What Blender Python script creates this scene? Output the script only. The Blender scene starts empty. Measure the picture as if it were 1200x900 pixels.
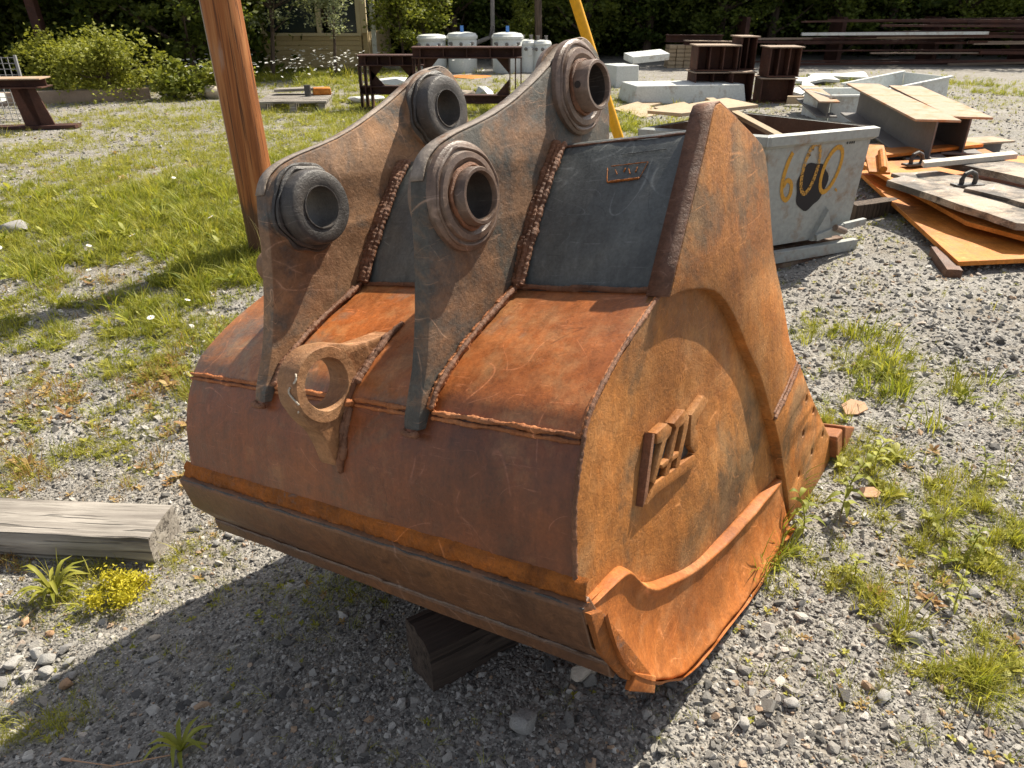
import bpy, bmesh, math, random
import numpy as np
from mathutils import Vector, Matrix, Euler, noise as mnoise
R = math.radians
random.seed(7); rng = np.random.default_rng(7)
S = bpy.context.scene
C = S.collection

# ------------------------------------------------------------------ camera
cd = bpy.data.cameras.new('camera'); cam = bpy.data.objects.new('camera', cd); C.objects.link(cam)
cam.location = (0, 0, 1.5); cam.rotation_euler = (R(90-27.5), 0, 0)
cd.sensor_width = 36; cd.lens = 36*867/1200; cd.clip_start = .05; cd.clip_end = 2000
cd.dof.use_dof = True; cd.dof.focus_distance = 2.1; cd.dof.aperture_fstop = 14
S.camera = cam
# ------------------------------------------------------------------ sky, sun, exposure
AZ, EL = 47, 48
w = bpy.data.worlds.new('World'); S.world = w; w.use_nodes = True
nt = w.node_tree; bg = nt.nodes['Background']
sky = nt.nodes.new('ShaderNodeTexSky'); sky.sky_type = 'NISHITA'; sky.sun_disc = False
sky.sun_elevation = R(EL); sky.sun_rotation = R(90-AZ); sky.air_density = 1.0; sky.dust_density = 2.0
hs = nt.nodes.new('ShaderNodeHueSaturation'); hs.inputs['Saturation'].default_value = .42   # sky desaturated so its fill light is less blue
nt.links.new(sky.outputs[0], hs.inputs['Color']); nt.links.new(hs.outputs[0], bg.inputs[0]); bg.inputs[1].default_value = .088
sd = bpy.data.lights.new('sun', 'SUN'); sun = bpy.data.objects.new('sun', sd); C.objects.link(sun)
sd.energy = 5.0; sd.angle = R(.53); sd.color = (1, .915, .77)
sv = Vector((math.cos(R(EL))*math.cos(R(AZ)), math.cos(R(EL))*math.sin(R(AZ)), math.sin(R(EL))))
sun.rotation_euler = sv.to_track_quat('Z', 'Y').to_euler(); sun.location = (3, 3, 8)
S.view_settings.view_transform = 'Standard'; S.view_settings.look = 'None'
S.view_settings.exposure = .88; S.view_settings.gamma = 1

# ------------------------------------------------------------------ helpers
def tag(o, label=None, cat=None, group=None, kind=None):
    if label: o['label'] = label
    if cat: o['category'] = cat
    if group: o['group'] = group
    if kind: o['kind'] = kind
    return o
def empty(name, loc=(0, 0, 0), rz=0, label=None, cat=None, group=None):
    o = bpy.data.objects.new(name, None); C.objects.link(o); o.location = loc; o.rotation_euler = (0, 0, rz)
    o.empty_display_size = .1
    return tag(o, label, cat, group)
def link(name, me, mat=None, parent=None, ang=35):
    if mat is not None: me.materials.clear(); me.materials.append(mat)
    if ang is not None:
        for p in me.polygons: p.use_smooth = True
        me.set_sharp_from_angle(angle=R(ang))
    o = bpy.data.objects.new(name, me); C.objects.link(o)
    if parent: o.parent = parent
    return o
def mk(name, v, f, mat=None, parent=None, ang=35, bev=0, flip=True):
    me = bpy.data.meshes.new(name); me.from_pydata([tuple(map(float, p)) for p in v], [], [tuple(q) for q in f]); me.update()
    if flip:
        bm = bmesh.new(); bm.from_mesh(me); bmesh.ops.recalc_face_normals(bm, faces=bm.faces); bm.to_mesh(me); bm.free()
    o = link(name, me, mat, parent, ang)
    if bev:
        m = o.modifiers.new('bevel', 'BEVEL'); m.width = bev; m.segments = 2; m.limit_method = 'ANGLE'; m.angle_limit = R(40)
    return o
def npmesh(name, V, F, mat=None, parent=None, smooth=False):
    """V (n,3), F (m,k) arrays"""
    me = bpy.data.meshes.new(name); V = np.asarray(V, dtype=np.float32); F = np.asarray(F, dtype=np.int32); k = F.shape[1]
    me.vertices.add(len(V)); me.vertices.foreach_set('co', V.ravel())
    me.loops.add(F.size); me.loops.foreach_set('vertex_index', F.ravel())
    me.polygons.add(len(F)); me.polygons.foreach_set('loop_start', np.arange(len(F), dtype=np.int32)*k)
    me.polygons.foreach_set('loop_total', np.full(len(F), k, dtype=np.int32))
    me.polygons.foreach_set('use_smooth', np.full(len(F), smooth)); me.update(calc_edges=True)
    if mat: me.materials.append(mat)
    if parent == 'mesh': return me
    o = bpy.data.objects.new(name, me); C.objects.link(o)
    if parent: o.parent = parent
    return o
class MB:
    def __init__(s): s.v = []; s.f = []
    def add(s, v, f):
        n = len(s.v); s.v += [tuple(p) for p in v]; s.f += [tuple(i+n for i in q) for q in f]; return s
    def box(s, c, d, M=None, taper=1):
        x, y, z = [q/2 for q in d]; V = []
        for (i, j, k) in ((-1,-1,-1),(1,-1,-1),(1,1,-1),(-1,1,-1),(-1,-1,1),(1,-1,1),(1,1,1),(-1,1,1)):
            t = taper if k > 0 else 1
            p = Vector((i*x*t, j*y*t, k*z))
            if M is not None: p = M @ p
            V.append(p+Vector(c))
        return s.add(V, [(0,3,2,1),(4,5,6,7),(0,1,5,4),(1,2,6,5),(2,3,7,6),(3,0,4,7)])
    def bar(s, p, q, wd, ht, up=(0, 0, 1)):
        """rectangular bar from p to q"""
        p, q = Vector(p), Vector(q); d = (q-p); L = d.length; z = d.normalized(); x = z.cross(Vector(up))
        if x.length < 1e-4: x = Vector((1, 0, 0))
        x.normalize(); y = x.cross(z)
        M = Matrix((x, y, z)).transposed()
        return s.box((p+q)/2, (wd, ht, L), M)
    def prism(s, pts, z0, z1):
        n = len(pts); V = [(x, y, z0) for x, y in pts]+[(x, y, z1) for x, y in pts]
        return s.add(V, [tuple(range(n))[::-1], tuple(range(n, 2*n))]+[(i, (i+1) % n, n+(i+1) % n, n+i) for i in range(n)])
    def tube(s, pts, r, n=10, jit=0, cap=True):
        pts = [Vector(p) for p in pts]; rs = r if hasattr(r, '__len__') else [r]*len(pts); V = []; F = []
        ref = Vector((.3, .2, .93)).normalized()
        for i, p in enumerate(pts):
            d = (pts[min(i+1, len(pts)-1)]-pts[max(i-1, 0)]).normalized()
            x = d.cross(ref)
            if x.length < .1: x = d.cross(Vector((1, 0, 0)))
            x.normalize(); y = d.cross(x)
            for k in range(n):
                a = 2*math.pi*k/n; rr = rs[i]*(1+jit*(random.random()-.5))
                V.append(p+x*math.cos(a)*rr+y*math.sin(a)*rr)
        for i in range(len(pts)-1):
            for k in range(n):
                a, b = i*n+k, i*n+(k+1) % n; F.append((a, b, b+n, a+n))
        if cap: F.append(tuple(range(n))[::-1]); F.append(tuple(range((len(pts)-1)*n, len(pts)*n)))
        return s.add(V, F)
    def build(s, name, mat=None, parent=None, ang=35, bev=0): return mk(name, s.v, s.f, mat, parent, ang, bev)
def copy_tree(o, parent=None):
    c = o.copy(); C.objects.link(c); c.parent = parent
    for ch in [x for x in bpy.data.objects if x.parent == o and x != c]: copy_tree(ch, c)
    return c
def catmull(P, n=6, closed=False):
    P = [np.array(p, float) for p in P]; N = len(P); out = []
    rngi = range(N) if closed else range(N-1)
    for i in rngi:
        if closed: p0, p1, p2, p3 = P[i-1], P[i], P[(i+1) % N], P[(i+2) % N]
        else: p0, p1, p2, p3 = P[max(i-1, 0)], P[i], P[i+1], P[min(i+2, N-1)]
        for k in range(n):
            t = k/n; out.append(.5*((2*p1)+(-p0+p2)*t+(2*p0-5*p1+4*p2-p3)*t*t+(-p0+3*p1-3*p2+p3)*t**3))
    if not closed: out.append(P[-1])
    return [tuple(p) for p in out]
def resample(P, n):
    P = np.array(P, float); d = np.r_[0, np.cumsum(np.linalg.norm(np.diff(P, axis=0), axis=1))]
    t = np.linspace(0, d[-1], n); return np.stack([np.interp(t, d, P[:, k]) for k in range(P.shape[1])], 1)

# ------------------------------------------------------------------ value noise and terrain
_tab = np.random.default_rng(3).random((256, 256))
def vnoise(x, y, sc=1., off=0):
    x = np.asarray(x, float)/sc+off*17.3+100; y = np.asarray(y, float)/sc+off*9.1+100
    xi = np.floor(x).astype(int); yi = np.floor(y).astype(int); fx = x-xi; fy = y-yi
    fx = fx*fx*(3-2*fx); fy = fy*fy*(3-2*fy)
    g = lambda i, j: _tab[i % 256, j % 256]
    return (g(xi, yi)*(1-fx)+g(xi+1, yi)*fx)*(1-fy)+(g(xi, yi+1)*(1-fx)+g(xi+1, yi+1)*fx)*fy
BO = np.array([0.269, 1.079, 0.234])           # bucket reference corner
AX = Vector((-0.7991, 0.5710, -0.1884)).normalized()
E1 = Vector((0.5815, 0.8136, 0)).normalized(); E1 = (E1-AX*E1.dot(AX)).normalized(); E2 = E1.cross(AX)
_ah = np.array([AX.x, AX.y])/math.hypot(AX.x, AX.y)
def _sp(x, w=.15): return w*np.log1p(np.exp(np.clip(x/w, -40, 40)))
def hg(x, y, detail=True):
    x = np.asarray(x, float); y = np.asarray(y, float)
    t = (x-BO[0])*_ah[0]+(y-BO[1])*_ah[1]
    tt = _sp(t-.35)-_sp(t-1.5)
    f = np.clip((y-1.6)/5.4, 0, 1); f = 1-f*f*(3-2*f)
    z = .02-.34*tt*f
    if detail:
        z = z+(vnoise(x, y, .45, 1)-.5)*.02+(vnoise(x, y, .16, 2)-.5)*.010+(vnoise(x, y, 2.2, 3)-.5)*.03
    return z
def gz(x, y): return float(hg(x, y))

# ------------------------------------------------------------------ material toolkit
class N:
    def __init__(s, name):
        s.m = bpy.data.materials.new(name); s.m.use_nodes = True; s.t = s.m.node_tree; s.b = s.t.nodes['Principled BSDF']
        s.out = s.t.nodes['Material Output']; s.b.inputs['Specular IOR Level'].default_value = .3
    def n(s, typ, **k):
        nd = s.t.nodes.new(typ)
        for a, v in k.items(): setattr(nd, a, v)
        return nd
    def l(s, a, b): s.t.links.new(a, b)
    def coord(s, which='Object', scale=None, rot=None):
        c = s.n('ShaderNodeTexCoord').outputs[which]
        if scale is not None or rot is not None:
            m = s.n('ShaderNodeMapping'); s.l(c, m.inputs[0])
            if scale is not None: m.inputs['Scale'].default_value = scale
            if rot is not None: m.inputs['Rotation'].default_value = rot
            c = m.outputs[0]
        return c
    def noise(s, co, sc, det=6, rough=.55, dist=0):
        x = s.n('ShaderNodeTexNoise'); s.l(co, x.inputs['Vector']); x.inputs['Scale'].default_value = sc
        x.inputs['Detail'].default_value = det; x.inputs['Roughness'].default_value = rough; x.inputs['Distortion'].default_value = dist
        return x.outputs['Fac']
    def vor(s, co, sc, feat='F1', out='Distance'):
        x = s.n('ShaderNodeTexVoronoi'); x.feature = feat; s.l(co, x.inputs['Vector']); x.inputs['Scale'].default_value = sc
        return x.outputs[out]
    def ramp(s, fac, stops, interp='LINEAR'):
        r = s.n('ShaderNodeValToRGB'); r.color_ramp.interpolation = interp; e = r.color_ramp.elements
        while len(e) < len(stops): e.new(.5)
        for i, (p, c) in enumerate(stops):
            e[i].position = p; e[i].color = (c if hasattr(c, '__len__') else (c, c, c))+((1,) if not hasattr(c, '__len__') or len(c) == 3 else ())
        s.l(fac, r.inputs[0]); return r.outputs[0]
    def mix(s, a, b, fac, mode='MIX'):
        m = s.n('ShaderNodeMix'); m.data_type = 'RGBA'; m.blend_type = mode
        for i, v in ((6, a), (7, b)):
            if isinstance(v, (tuple, list)): m.inputs[i].default_value = (*v, 1)[:4]
            else: s.l(v, m.inputs[i])
        if isinstance(fac, (int, float)): m.inputs[0].default_value = fac
        else: s.l(fac, m.inputs[0])
        return m.outputs[2]
    def math(s, op, a, b=None):
        m = s.n('ShaderNodeMath'); m.operation = op
        for i, v in enumerate((a, b)):
            if v is None: continue
            if isinstance(v, (int, float)): m.inputs[i].default_value = v
            else: s.l(v, m.inputs[i])
        return m.outputs[0]
    def rand(s): return s.n('ShaderNodeObjectInfo').outputs['Random']
    def sepz(s, co, k=2):
        x = s.n('ShaderNodeSeparateXYZ'); s.l(co, x.inputs[0]); return x.outputs[k]
    def bump(s, h, strength=.5, dist=.01, prev=None):
        b = s.n('ShaderNodeBump'); b.inputs['Strength'].default_value = strength; b.inputs['Distance'].default_value = dist
        s.l(h, b.inputs['Height'])
        if prev is not None: s.l(prev, b.inputs['Normal'])
        return b.outputs[0]
    def fin(s, col=None, rough=None, nor=None, metal=0):
        if col is not None:
            if isinstance(col, (tuple, list)): s.b.inputs['Base Color'].default_value = (*col, 1)[:4]
            else: s.l(col, s.b.inputs['Base Color'])
        if rough is not None:
            if isinstance(rough, (int, float)): s.b.inputs['Roughness'].default_value = rough
            else: s.l(rough, s.b.inputs['Roughness'])
        if nor is not None: s.l(nor, s.b.inputs['Normal'])
        s.b.inputs['Metallic'].default_value = metal
        return s.m

def rust_mat(name, cols, patch=None, patch_amt=.5, patch_sc=4, dust=None, dust_amt=.5, rough=(.45, .75), bump=.5, sc=1., streak=(60, 3, 60), spec=.3, pit=.5):
    """cols: three rust tones; patch: a fourth colour in big blotches (paint, bare steel); dust: pale film"""
    k = N(name); co = k.coord()
    big = k.noise(co, 2.3*sc, 8, .62, .6); mid = k.noise(co, 14*sc, 8, .7); fine = k.noise(co, 130*sc, 4, .7)
    c = k.ramp(big, [(.32, cols[0]), (.5, cols[1]), (.68, cols[2])])
    c2 = k.ramp(mid, [(.3, cols[0]), (.55, cols[1]), (.8, cols[2])])
    c = k.mix(c, c2, .5)
    if patch:
        pm = k.noise(co, patch_sc, 9, .68, .4)
        th = 1-patch_amt
        pf = k.ramp(pm, [(max(0, th-.04), 0), (min(1, th+.07), 1)])
        pc = k.mix(patch, tuple(q*.55 for q in patch), k.noise(co, 22, 5))
        c = k.mix(c, pc, k.math('MULTIPLY', pf, .9))
    # streaks running down the plate
    st = k.noise(k.coord('Object', streak), 1.0, 4, .6)
    c = k.mix(c, k.ramp(st, [(.3, .62), (.7, 1.12)]), .55, 'MULTIPLY')
    if dust:
        df = k.ramp(k.noise(co, 6, 8, .7), [(.62-dust_amt*.3, 0), (.9-dust_amt*.3, 1)])
        c = k.mix(c, dust, k.math('MULTIPLY', df, .6))
    # scratches
    for ang, s_ in ((.5, 38), (-.75, 30), (1.2, 46)):
        sm = k.coord('Object', (s_*.09, s_*.12, s_*2.4), (0.0+ang, .2, 0))
        sf = k.ramp(k.noise(sm, 2.1, 3, .5), [(.66, 0), (.70, 1), (.73, 0)])
        gate = k.ramp(k.noise(co, 5+s_*.1, 2), [(.5, 0), (.62, 1)])
        c = k.mix(c, tuple(min(1, q*1.7+.06) for q in cols[1]), k.math('MULTIPLY', k.math('MULTIPLY', sf, gate), .55))
    # long curved scrapes and broad dark / bright areas
    for q_, (s_, d_) in enumerate(((1.7, 1.5), (3.1, .8), (2.3, 2.5))):
        cn = k.noise(k.coord('Object', (1+q_*.4, 1, 1.3), (q_*1.1, q_*.7, 0)), s_, 1, .4, d_)
        ln = k.ramp(cn, [(.492, 0), (.4965, 1), (.5005, 0)])
        gt = k.ramp(k.noise(co, 7+q_*3, 4, .7), [(.48, 0), (.6, 1)])
        c = k.mix(c, tuple(min(1, q*2+.08) for q in cols[1]) if q_ != 1 else tuple(q*.35 for q in cols[0]), k.math('MULTIPLY', k.math('MULTIPLY', ln, gt), .6))
    wide = k.noise(co, 1.5*sc, 7, .62, 1.0)
    c = k.mix(c, k.ramp(wide, [(.33, (.50, .48, .50)), (.47, (.92, .92, .92)), (.56, (1.1, 1.05, .98)), (.68, (1.42, 1.25, 1.05))]), .85, 'MULTIPLY')
    # pits and specks
    sp = k.vor(co, 160*sc)
    spf = k.ramp(sp, [(.10, 1), (.22, 0)])
    gate = k.ramp(k.noise(co, 18*sc, 4), [(.52, 0), (.66, 1)])
    pits = k.math('MULTIPLY', spf, gate)
    c = k.mix(c, tuple(q*.25 for q in cols[0]), k.math('MULTIPLY', pits, pit))
    m2 = k.noise(co, 46*sc, 6, .75)
    c = k.mix(c, k.ramp(m2, [(.32, .70), (.5, 1.0), (.68, 1.2)]), .6, 'MULTIPLY')
    c = k.mix(c, k.ramp(fine, [(.3, .66), (.7, 1.25)]), .6, 'MULTIPLY')
    h = k.math('ADD', k.math('MULTIPLY', mid, .55), k.math('ADD', k.math('MULTIPLY', fine, .35), k.math('MULTIPLY', m2, .5)))
    h = k.math('SUBTRACT', h, k.math('MULTIPLY', pits, .5))
    n1 = k.bump(k.noise(co, 3.2, 2), .35, .05)
    nor = k.bump(h, bump, .006, n1)
    k.b.inputs['Specular IOR Level'].default_value = spec
    return k.fin(c, k.ramp(mid, [(.3, rough[0]), (.75, rough[1])]), nor)

def plain(name, col, rough=.7, var=.25, sc=8, bump=.3, metal=0, dirt=None, dirt_amt=.5, dirt_sc=5):
    k = N(name); co = k.coord(); n1 = k.noise(co, sc, 7, .65); n2 = k.noise(co, sc*12, 3)
    c = k.mix(tuple(q*(1-var) for q in col), tuple(min(1, q*(1+var)) for q in col), n1)
    if dirt:
        f = k.ramp(k.noise(co, dirt_sc, 8, .7), [(.64-.3*dirt_amt, 0), (.8-.3*dirt_amt, 1)]); c = k.mix(c, dirt, k.math('MULTIPLY', f, .85))
    c = k.mix(c, k.ramp(n2, [(.3, .8), (.7, 1.15)]), .6, 'MULTIPLY')
    return k.fin(c, rough, k.bump(k.math('ADD', n1, k.math('MULTIPLY', n2, .3)), bump, .01), metal)

def wood_mat(name, dark, light, axis=0, sc=1., rough=.85, crack=.6, bump=.8):
    k = N(name); s = [22*sc]*3; s[axis] = 1.1*sc
    co = k.coord('Object', tuple(s)); g = k.noise(co, 1.6, 8, .65, .5)
    s2 = [60*sc]*3; s2[axis] = 1.6*sc; cr = k.noise(k.coord('Object', tuple(s2)), 1.0, 3, .5)
    c = k.ramp(g, [(.3, dark), (.7, light)])
    cf = k.ramp(cr, [(.36, 1), (.42, 0)])
    c = k.mix(c, tuple(q*.3 for q in dark), k.math('MULTIPLY', cf, crack))
    blot = k.noise(k.coord(), 3.5*sc, 5)
    c = k.mix(c, k.ramp(blot, [(.3, .7), (.7, 1.2)]), .7, 'MULTIPLY')
    h = k.math('SUBTRACT', g, k.math('MULTIPLY', cf, .8))
    return k.fin(c, rough, k.bump(h, bump, .006))

def leaf_mat(name, c1, c2, trans=.35, rough=.55):
    k = N(name); r = k.rand(); g = k.n('ShaderNodeNewGeometry').outputs['Random Per Island']
    f = k.math('ADD', k.math('MULTIPLY', r, .5), k.math('MULTIPLY', g, .5))
    c = k.ramp(f, [(.15, c1), (.85, c2)])
    k.fin(c, rough); tr = k.n('ShaderNodeBsdfTranslucent'); mx = k.n('ShaderNodeMixShader'); mx.inputs[0].default_value = trans
    tc = k.mix(c, (1.3, 1.25, .55), .6, 'MULTIPLY')
    k.l(tc, tr.inputs[0]); k.l(k.b.outputs[0], mx.inputs[1]); k.l(tr.outputs[0], mx.inputs[2]); k.l(mx.outputs[0], k.out.inputs[0])
    return k.m
def stone_mat(name, stops, bump=.4, sc=60):
    k = N(name); r = k.rand(); c = k.ramp(r, stops); co = k.coord()
    n1 = k.noise(co, sc/10, 6, .7); c = k.mix(c, k.ramp(n1, [(.3, .7), (.7, 1.2)]), .6, 'MULTIPLY')
    return k.fin(c, .85, k.bump(n1, bump, .01))

# base albedos
M = {}
M['side'] = rust_mat('rusty_side_plate', [(.23, .075, .016), (.40, .155, .034), (.49, .225, .065)], patch=(.17, .10, .05), patch_amt=.45, patch_sc=3, dust=(.46, .27, .12), dust_amt=.5, rough=(.5, .8), streak=(30, 5, 5), bump=.8)
M['heel'] = rust_mat('orange_rust_heel', [(.28, .075, .015), (.42, .135, .026), (.50, .20, .06)], dust=(.55, .30, .14), dust_amt=.4, rough=(.5, .8), streak=(30, 8, 8), bump=.5)
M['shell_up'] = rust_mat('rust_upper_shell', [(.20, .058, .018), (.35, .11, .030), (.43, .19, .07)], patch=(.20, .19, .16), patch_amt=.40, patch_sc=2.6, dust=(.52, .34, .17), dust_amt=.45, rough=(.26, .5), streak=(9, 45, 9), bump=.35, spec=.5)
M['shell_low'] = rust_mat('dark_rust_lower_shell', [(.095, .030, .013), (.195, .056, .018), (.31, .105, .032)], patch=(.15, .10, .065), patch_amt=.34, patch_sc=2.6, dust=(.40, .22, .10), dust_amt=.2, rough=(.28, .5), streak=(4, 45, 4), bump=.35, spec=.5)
M['wear'] = rust_mat('worn_brown_steel', [(.10, .050, .028), (.17, .078, .036), (.26, .115, .042)], patch=(.30, .12, .03), patch_amt=.30, patch_sc=5, rough=(.4, .62), streak=(3, 60, 90), bump=.4, spec=.5)
M['weld'] = rust_mat('orange_weld', [(.30, .10, .04), (.46, .17, .06), (.60, .32, .17)], rough=(.5, .8), bump=.9, sc=2)
M['weld_or'] = rust_mat('bright_rust_crust', [(.16, .055, .014), (.40, .125, .018), (.30, .11, .03)], patch=(.20, .17, .15), patch_amt=.36, patch_sc=18, rough=(.6, .9), bump=1, sc=2.4)
M['weld_br'] = rust_mat('brown_weld', [(.12, .055, .03), (.24, .11, .06), (.34, .19, .12)], rough=(.4, .7), bump=1, sc=2.2)
M['ear'] = rust_mat('dusty_bracket_steel', [(.13, .070, .040), (.27, .155, .088), (.36, .225, .13)], patch=(.10, .115, .12), patch_amt=.47, patch_sc=3.6, dust=(.40, .23, .12), dust_amt=.45, rough=(.45, .75), bump=.6, streak=(14, 14, 30))
M['eye'] = rust_mat('tan_worn_eye', [(.17, .075, .035), (.31, .155, .075), (.42, .245, .13)], patch=(.45, .38, .30), patch_amt=.25, patch_sc=8, dust=(.46, .28, .15), dust_amt=.4, rough=(.4, .7), bump=.9)
M['ear_c'] = rust_mat('grey_brown_bracket_steel', [(.13, .070, .040), (.25, .145, .085), (.36, .20, .10)], patch=(.10, .108, .102), patch_amt=.56, patch_sc=3.0, dust=(.36, .20, .10), dust_amt=.3, rough=(.45, .75), bump=.7, streak=(14, 14, 30))
M['worn'] = rust_mat('sunlit_worn_steel', [(.20, .16, .13), (.32, .27, .23), (.42, .37, .33)], patch=(.24, .12, .06), patch_amt=.4, patch_sc=9, rough=(.5, .75), bump=.8, spec=.3)
M['box'] = rust_mat('worn_grey_blue_paint', [(.085, .095, .095), (.125, .135, .132), (.18, .188, .18)], patch=(.20, .08, .035), patch_amt=.37, patch_sc=4.2, rough=(.35, .6), bump=.35, spec=.45, pit=.4, streak=(7, 40, 7))
M['boss'] = rust_mat('greasy_dark_steel', [(.035, .033, .032), (.065, .06, .058), (.12, .10, .085)], rough=(.32, .6), bump=.7, spec=.5, sc=1.8)
M['pipe'] = rust_mat('brown_bare_steel', [(.10, .060, .04), (.19, .125, .09), (.30, .25, .21)], patch=(.30, .29, .28), patch_amt=.30, patch_sc=7, rough=(.3, .55), bump=.4, spec=.6)
M['bore'] = rust_mat('dark_bore', [(.03, .025, .022), (.05, .04, .035), (.08, .065, .055)], rough=(.5, .8), bump=.5)
M['tooth'] = rust_mat('rust_tooth', [(.20, .065, .022), (.32, .115, .04), (.40, .17, .07)], rough=(.5, .8), bump=.6)
M['edge'] = rust_mat('ear_edge_brown', [(.10, .05, .034), (.18, .088, .055), (.28, .14, .08)], patch=(.33, .13, .045), patch_amt=.38, patch_sc=4, rough=(.45, .7), bump=.8)
M['block'] = wood_mat('dark_creosote_wood', (.035, .026, .022), (.11, .08, .062), 0)
M['timber'] = wood_mat('weathered_grey_timber', (.16, .14, .122), (.42, .385, .34), 0, bump=1)
M['hframe'] = rust_mat('dark_red_brown_steel', [(.045, .02, .016), (.075, .032, .024), (.11, .05, .035)], rough=(.6, .85), bump=.3)
M['offcut'] = rust_mat('brown_beam_steel', [(.055, .025, .018), (.095, .04, .028), (.14, .065, .04)], rough=(.6, .85), bump=.3)
M['offcap'] = plain('pale_cap_plate', (.32, .24, .18), .8, .4, 6)
M['white'] = plain('transformer_white', (.62, .64, .62), .45, .08, 4, .1, dirt=(.35, .25, .15), dirt_amt=.12)
M['skip'] = plain('skip_grey_paint', (.33, .345, .33), .55, .12, 3, .2, dirt=(.25, .17, .11), dirt_amt=.42, dirt_sc=6)
M['skipin'] = plain('skip_inside_rust', (.13, .075, .05), .8, .5, 6, .4, dirt=(.30, .24, .18), dirt_amt=.4)
M['plate_or'] = rust_mat('flat_orange_plate', [(.42, .13, .015), (.60, .21, .03), (.68, .30, .09)], rough=(.6, .85), bump=.25, sc=.8)
M['plate_gr'] = rust_mat('grey_burned_plate', [(.22, .19, .16), (.36, .31, .26), (.46, .37, .28)], patch=(.07, .06, .055), patch_amt=.50, patch_sc=2.6, dust=(.40, .26, .15), dust_amt=.4, rough=(.6, .85), bump=.6, sc=.7, streak=(6, 6, 6))
M['ply'] = plain('weathered_plywood', (.42, .32, .21), .8, .25, 3, .3, dirt=(.34, .26, .18), dirt_amt=.4)
M['ply2'] = plain('pale_plank', (.55, .50, .42), .8, .2, 6, .4)
M['ibeamtop'] = plain('light_rust_flange', (.38, .29, .21), .8, .3, 4, .3, dirt=(.40, .17, .06), dirt_amt=.5)
M['ibeam'] = plain('grey_beam_web', (.16, .15, .145), .7, .3, 4, .3)
M['junkw'] = plain('white_enamel_scrap', (.60, .62, .60), .5, .12, 3, .2, dirt=(.34, .27, .2), dirt_amt=.35)
M['yellow'] = plain('yellow_plastic', (.72, .36, .012), .45, .08, 5, .1)
M['wire'] = plain('galvanised_wire', (.30, .30, .30), .5, .2, 20)
M['blue'] = plain('blue_tag', (.08, .22, .55), .5)
M['cream'] = plain('cream_siding', (.52, .40, .22), .8, .12, 3)
M['creamf'] = plain('cream_trim', (.62, .52, .34), .7, .1, 6)
M['glass'] = plain('dark_window_glass', (.03, .04, .045), .12, .2, 3, .05)
M['roof'] = plain('brown_roof', (.10, .05, .03), .8)
M['rock'] = stone_mat('rock', [(0, (.26, .25, .24)), (.5, (.36, .35, .33)), (1, (.46, .44, .41))], .6, 80)
M['rockt'] = stone_mat('tan_rock', [(0, (.40, .24, .14)), (1, (.50, .33, .2))], .6, 80)
M['rockp'] = stone_mat('pale_rock', [(0, (.50, .43, .34)), (1, (.56, .50, .42))], .5, 60)
M['gravel'] = stone_mat('gravel_stones', [(0, (.08, .077, .074)), (.25, (.19, .18, .165)), (.55, (.30, .283, .258)), (.82, (.43, .408, .372)), (.94, (.56, .54, .50)), (.965, (.42, .29, .19)), (1, (.34, .25, .18))], .5)
M['grass'] = leaf_mat('grass_blades', (.15, .195, .02), (.44, .43, .07), .42)
M['grassy'] = leaf_mat('yellow_green_grass', (.22, .23, .03), (.46, .42, .08), .38)
M['dry'] = leaf_mat('dry_reddish_weed', (.26, .13, .05), (.46, .33, .12), .3)
M['cover'] = leaf_mat('low_yellow_green_leaves', (.18, .20, .03), (.42, .39, .07), .3)
M['weedleaf'] = leaf_mat('broad_weed_leaves', (.20, .23, .03), (.44, .44, .09), .4, .6)
M['forest'] = leaf_mat('forest_leaves', (.04, .07, .012), (.18, .22, .035), .5)
M['tree1'] = leaf_mat('tree_leaves_mid', (.055, .09, .014), (.20, .24, .04), .45)
M['tree2'] = leaf_mat('tree_leaves_dark', (.04, .07, .012), (.17, .20, .035), .5)
M['tree3'] = leaf_mat('pale_leaves', (.12, .15, .07), (.34, .37, .22), .35)
M['bush'] = leaf_mat('bush_leaves', (.11, .14, .02), (.30, .31, .05), .35)
M['bark'] = wood_mat('bark', (.05, .035, .025), (.14, .10, .075), 2)
M['twig'] = plain('dry_twig', (.30, .22, .13), .8)
M['petal'] = plain('daisy_white', (.80, .80, .76), .6, .03)
M['dcen'] = plain('daisy_yellow', (.75, .45, .02), .7, .1)

# ground material: packed fines, darkened for the shadow in gaps between stones
k = N('gravel_ground'); co = k.coord()
v1 = k.vor(co, 55, 'F1', 'Color'); v1d = k.vor(co, 55); v2 = k.vor(co, 120, 'F1', 'Color'); v2d = k.vor(co, 120)
bw = k.n('ShaderNodeRGBToBW'); k.l(v1, bw.inputs[0]); bw2 = k.n('ShaderNodeRGBToBW'); k.l(v2, bw2.inputs[0])
c1 = k.ramp(bw.outputs[0], [(.15, (.13, .122, .112)), (.5, (.25, .237, .215)), (.85, (.40, .38, .345))])
c2 = k.ramp(bw2.outputs[0], [(.15, (.12, .112, .102)), (.5, (.24, .225, .205)), (.9, (.42, .395, .355))])
c = k.mix(c1, c2, .5)
c = k.mix(c, k.ramp(k.noise(co, 1.1, 7, .65), [(.3, .78), (.7, 1.15)]), .8, 'MULTIPLY')
soil = k.ramp(k.noise(co, 2.6, 7, .7), [(.48, 0), (.66, 1)])
c = k.mix(c, (.17, .135, .09), k.math('MULTIPLY', soil, .5))
hh = k.math('ADD', k.ramp(v1d, [(0, 1), (.5, 0)]), k.math('MULTIPLY', k.ramp(v2d, [(0, 1), (.5, 0)]), .5))
M['ground'] = k.fin(c, .9, k.bump(hh, .8, .008))

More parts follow.
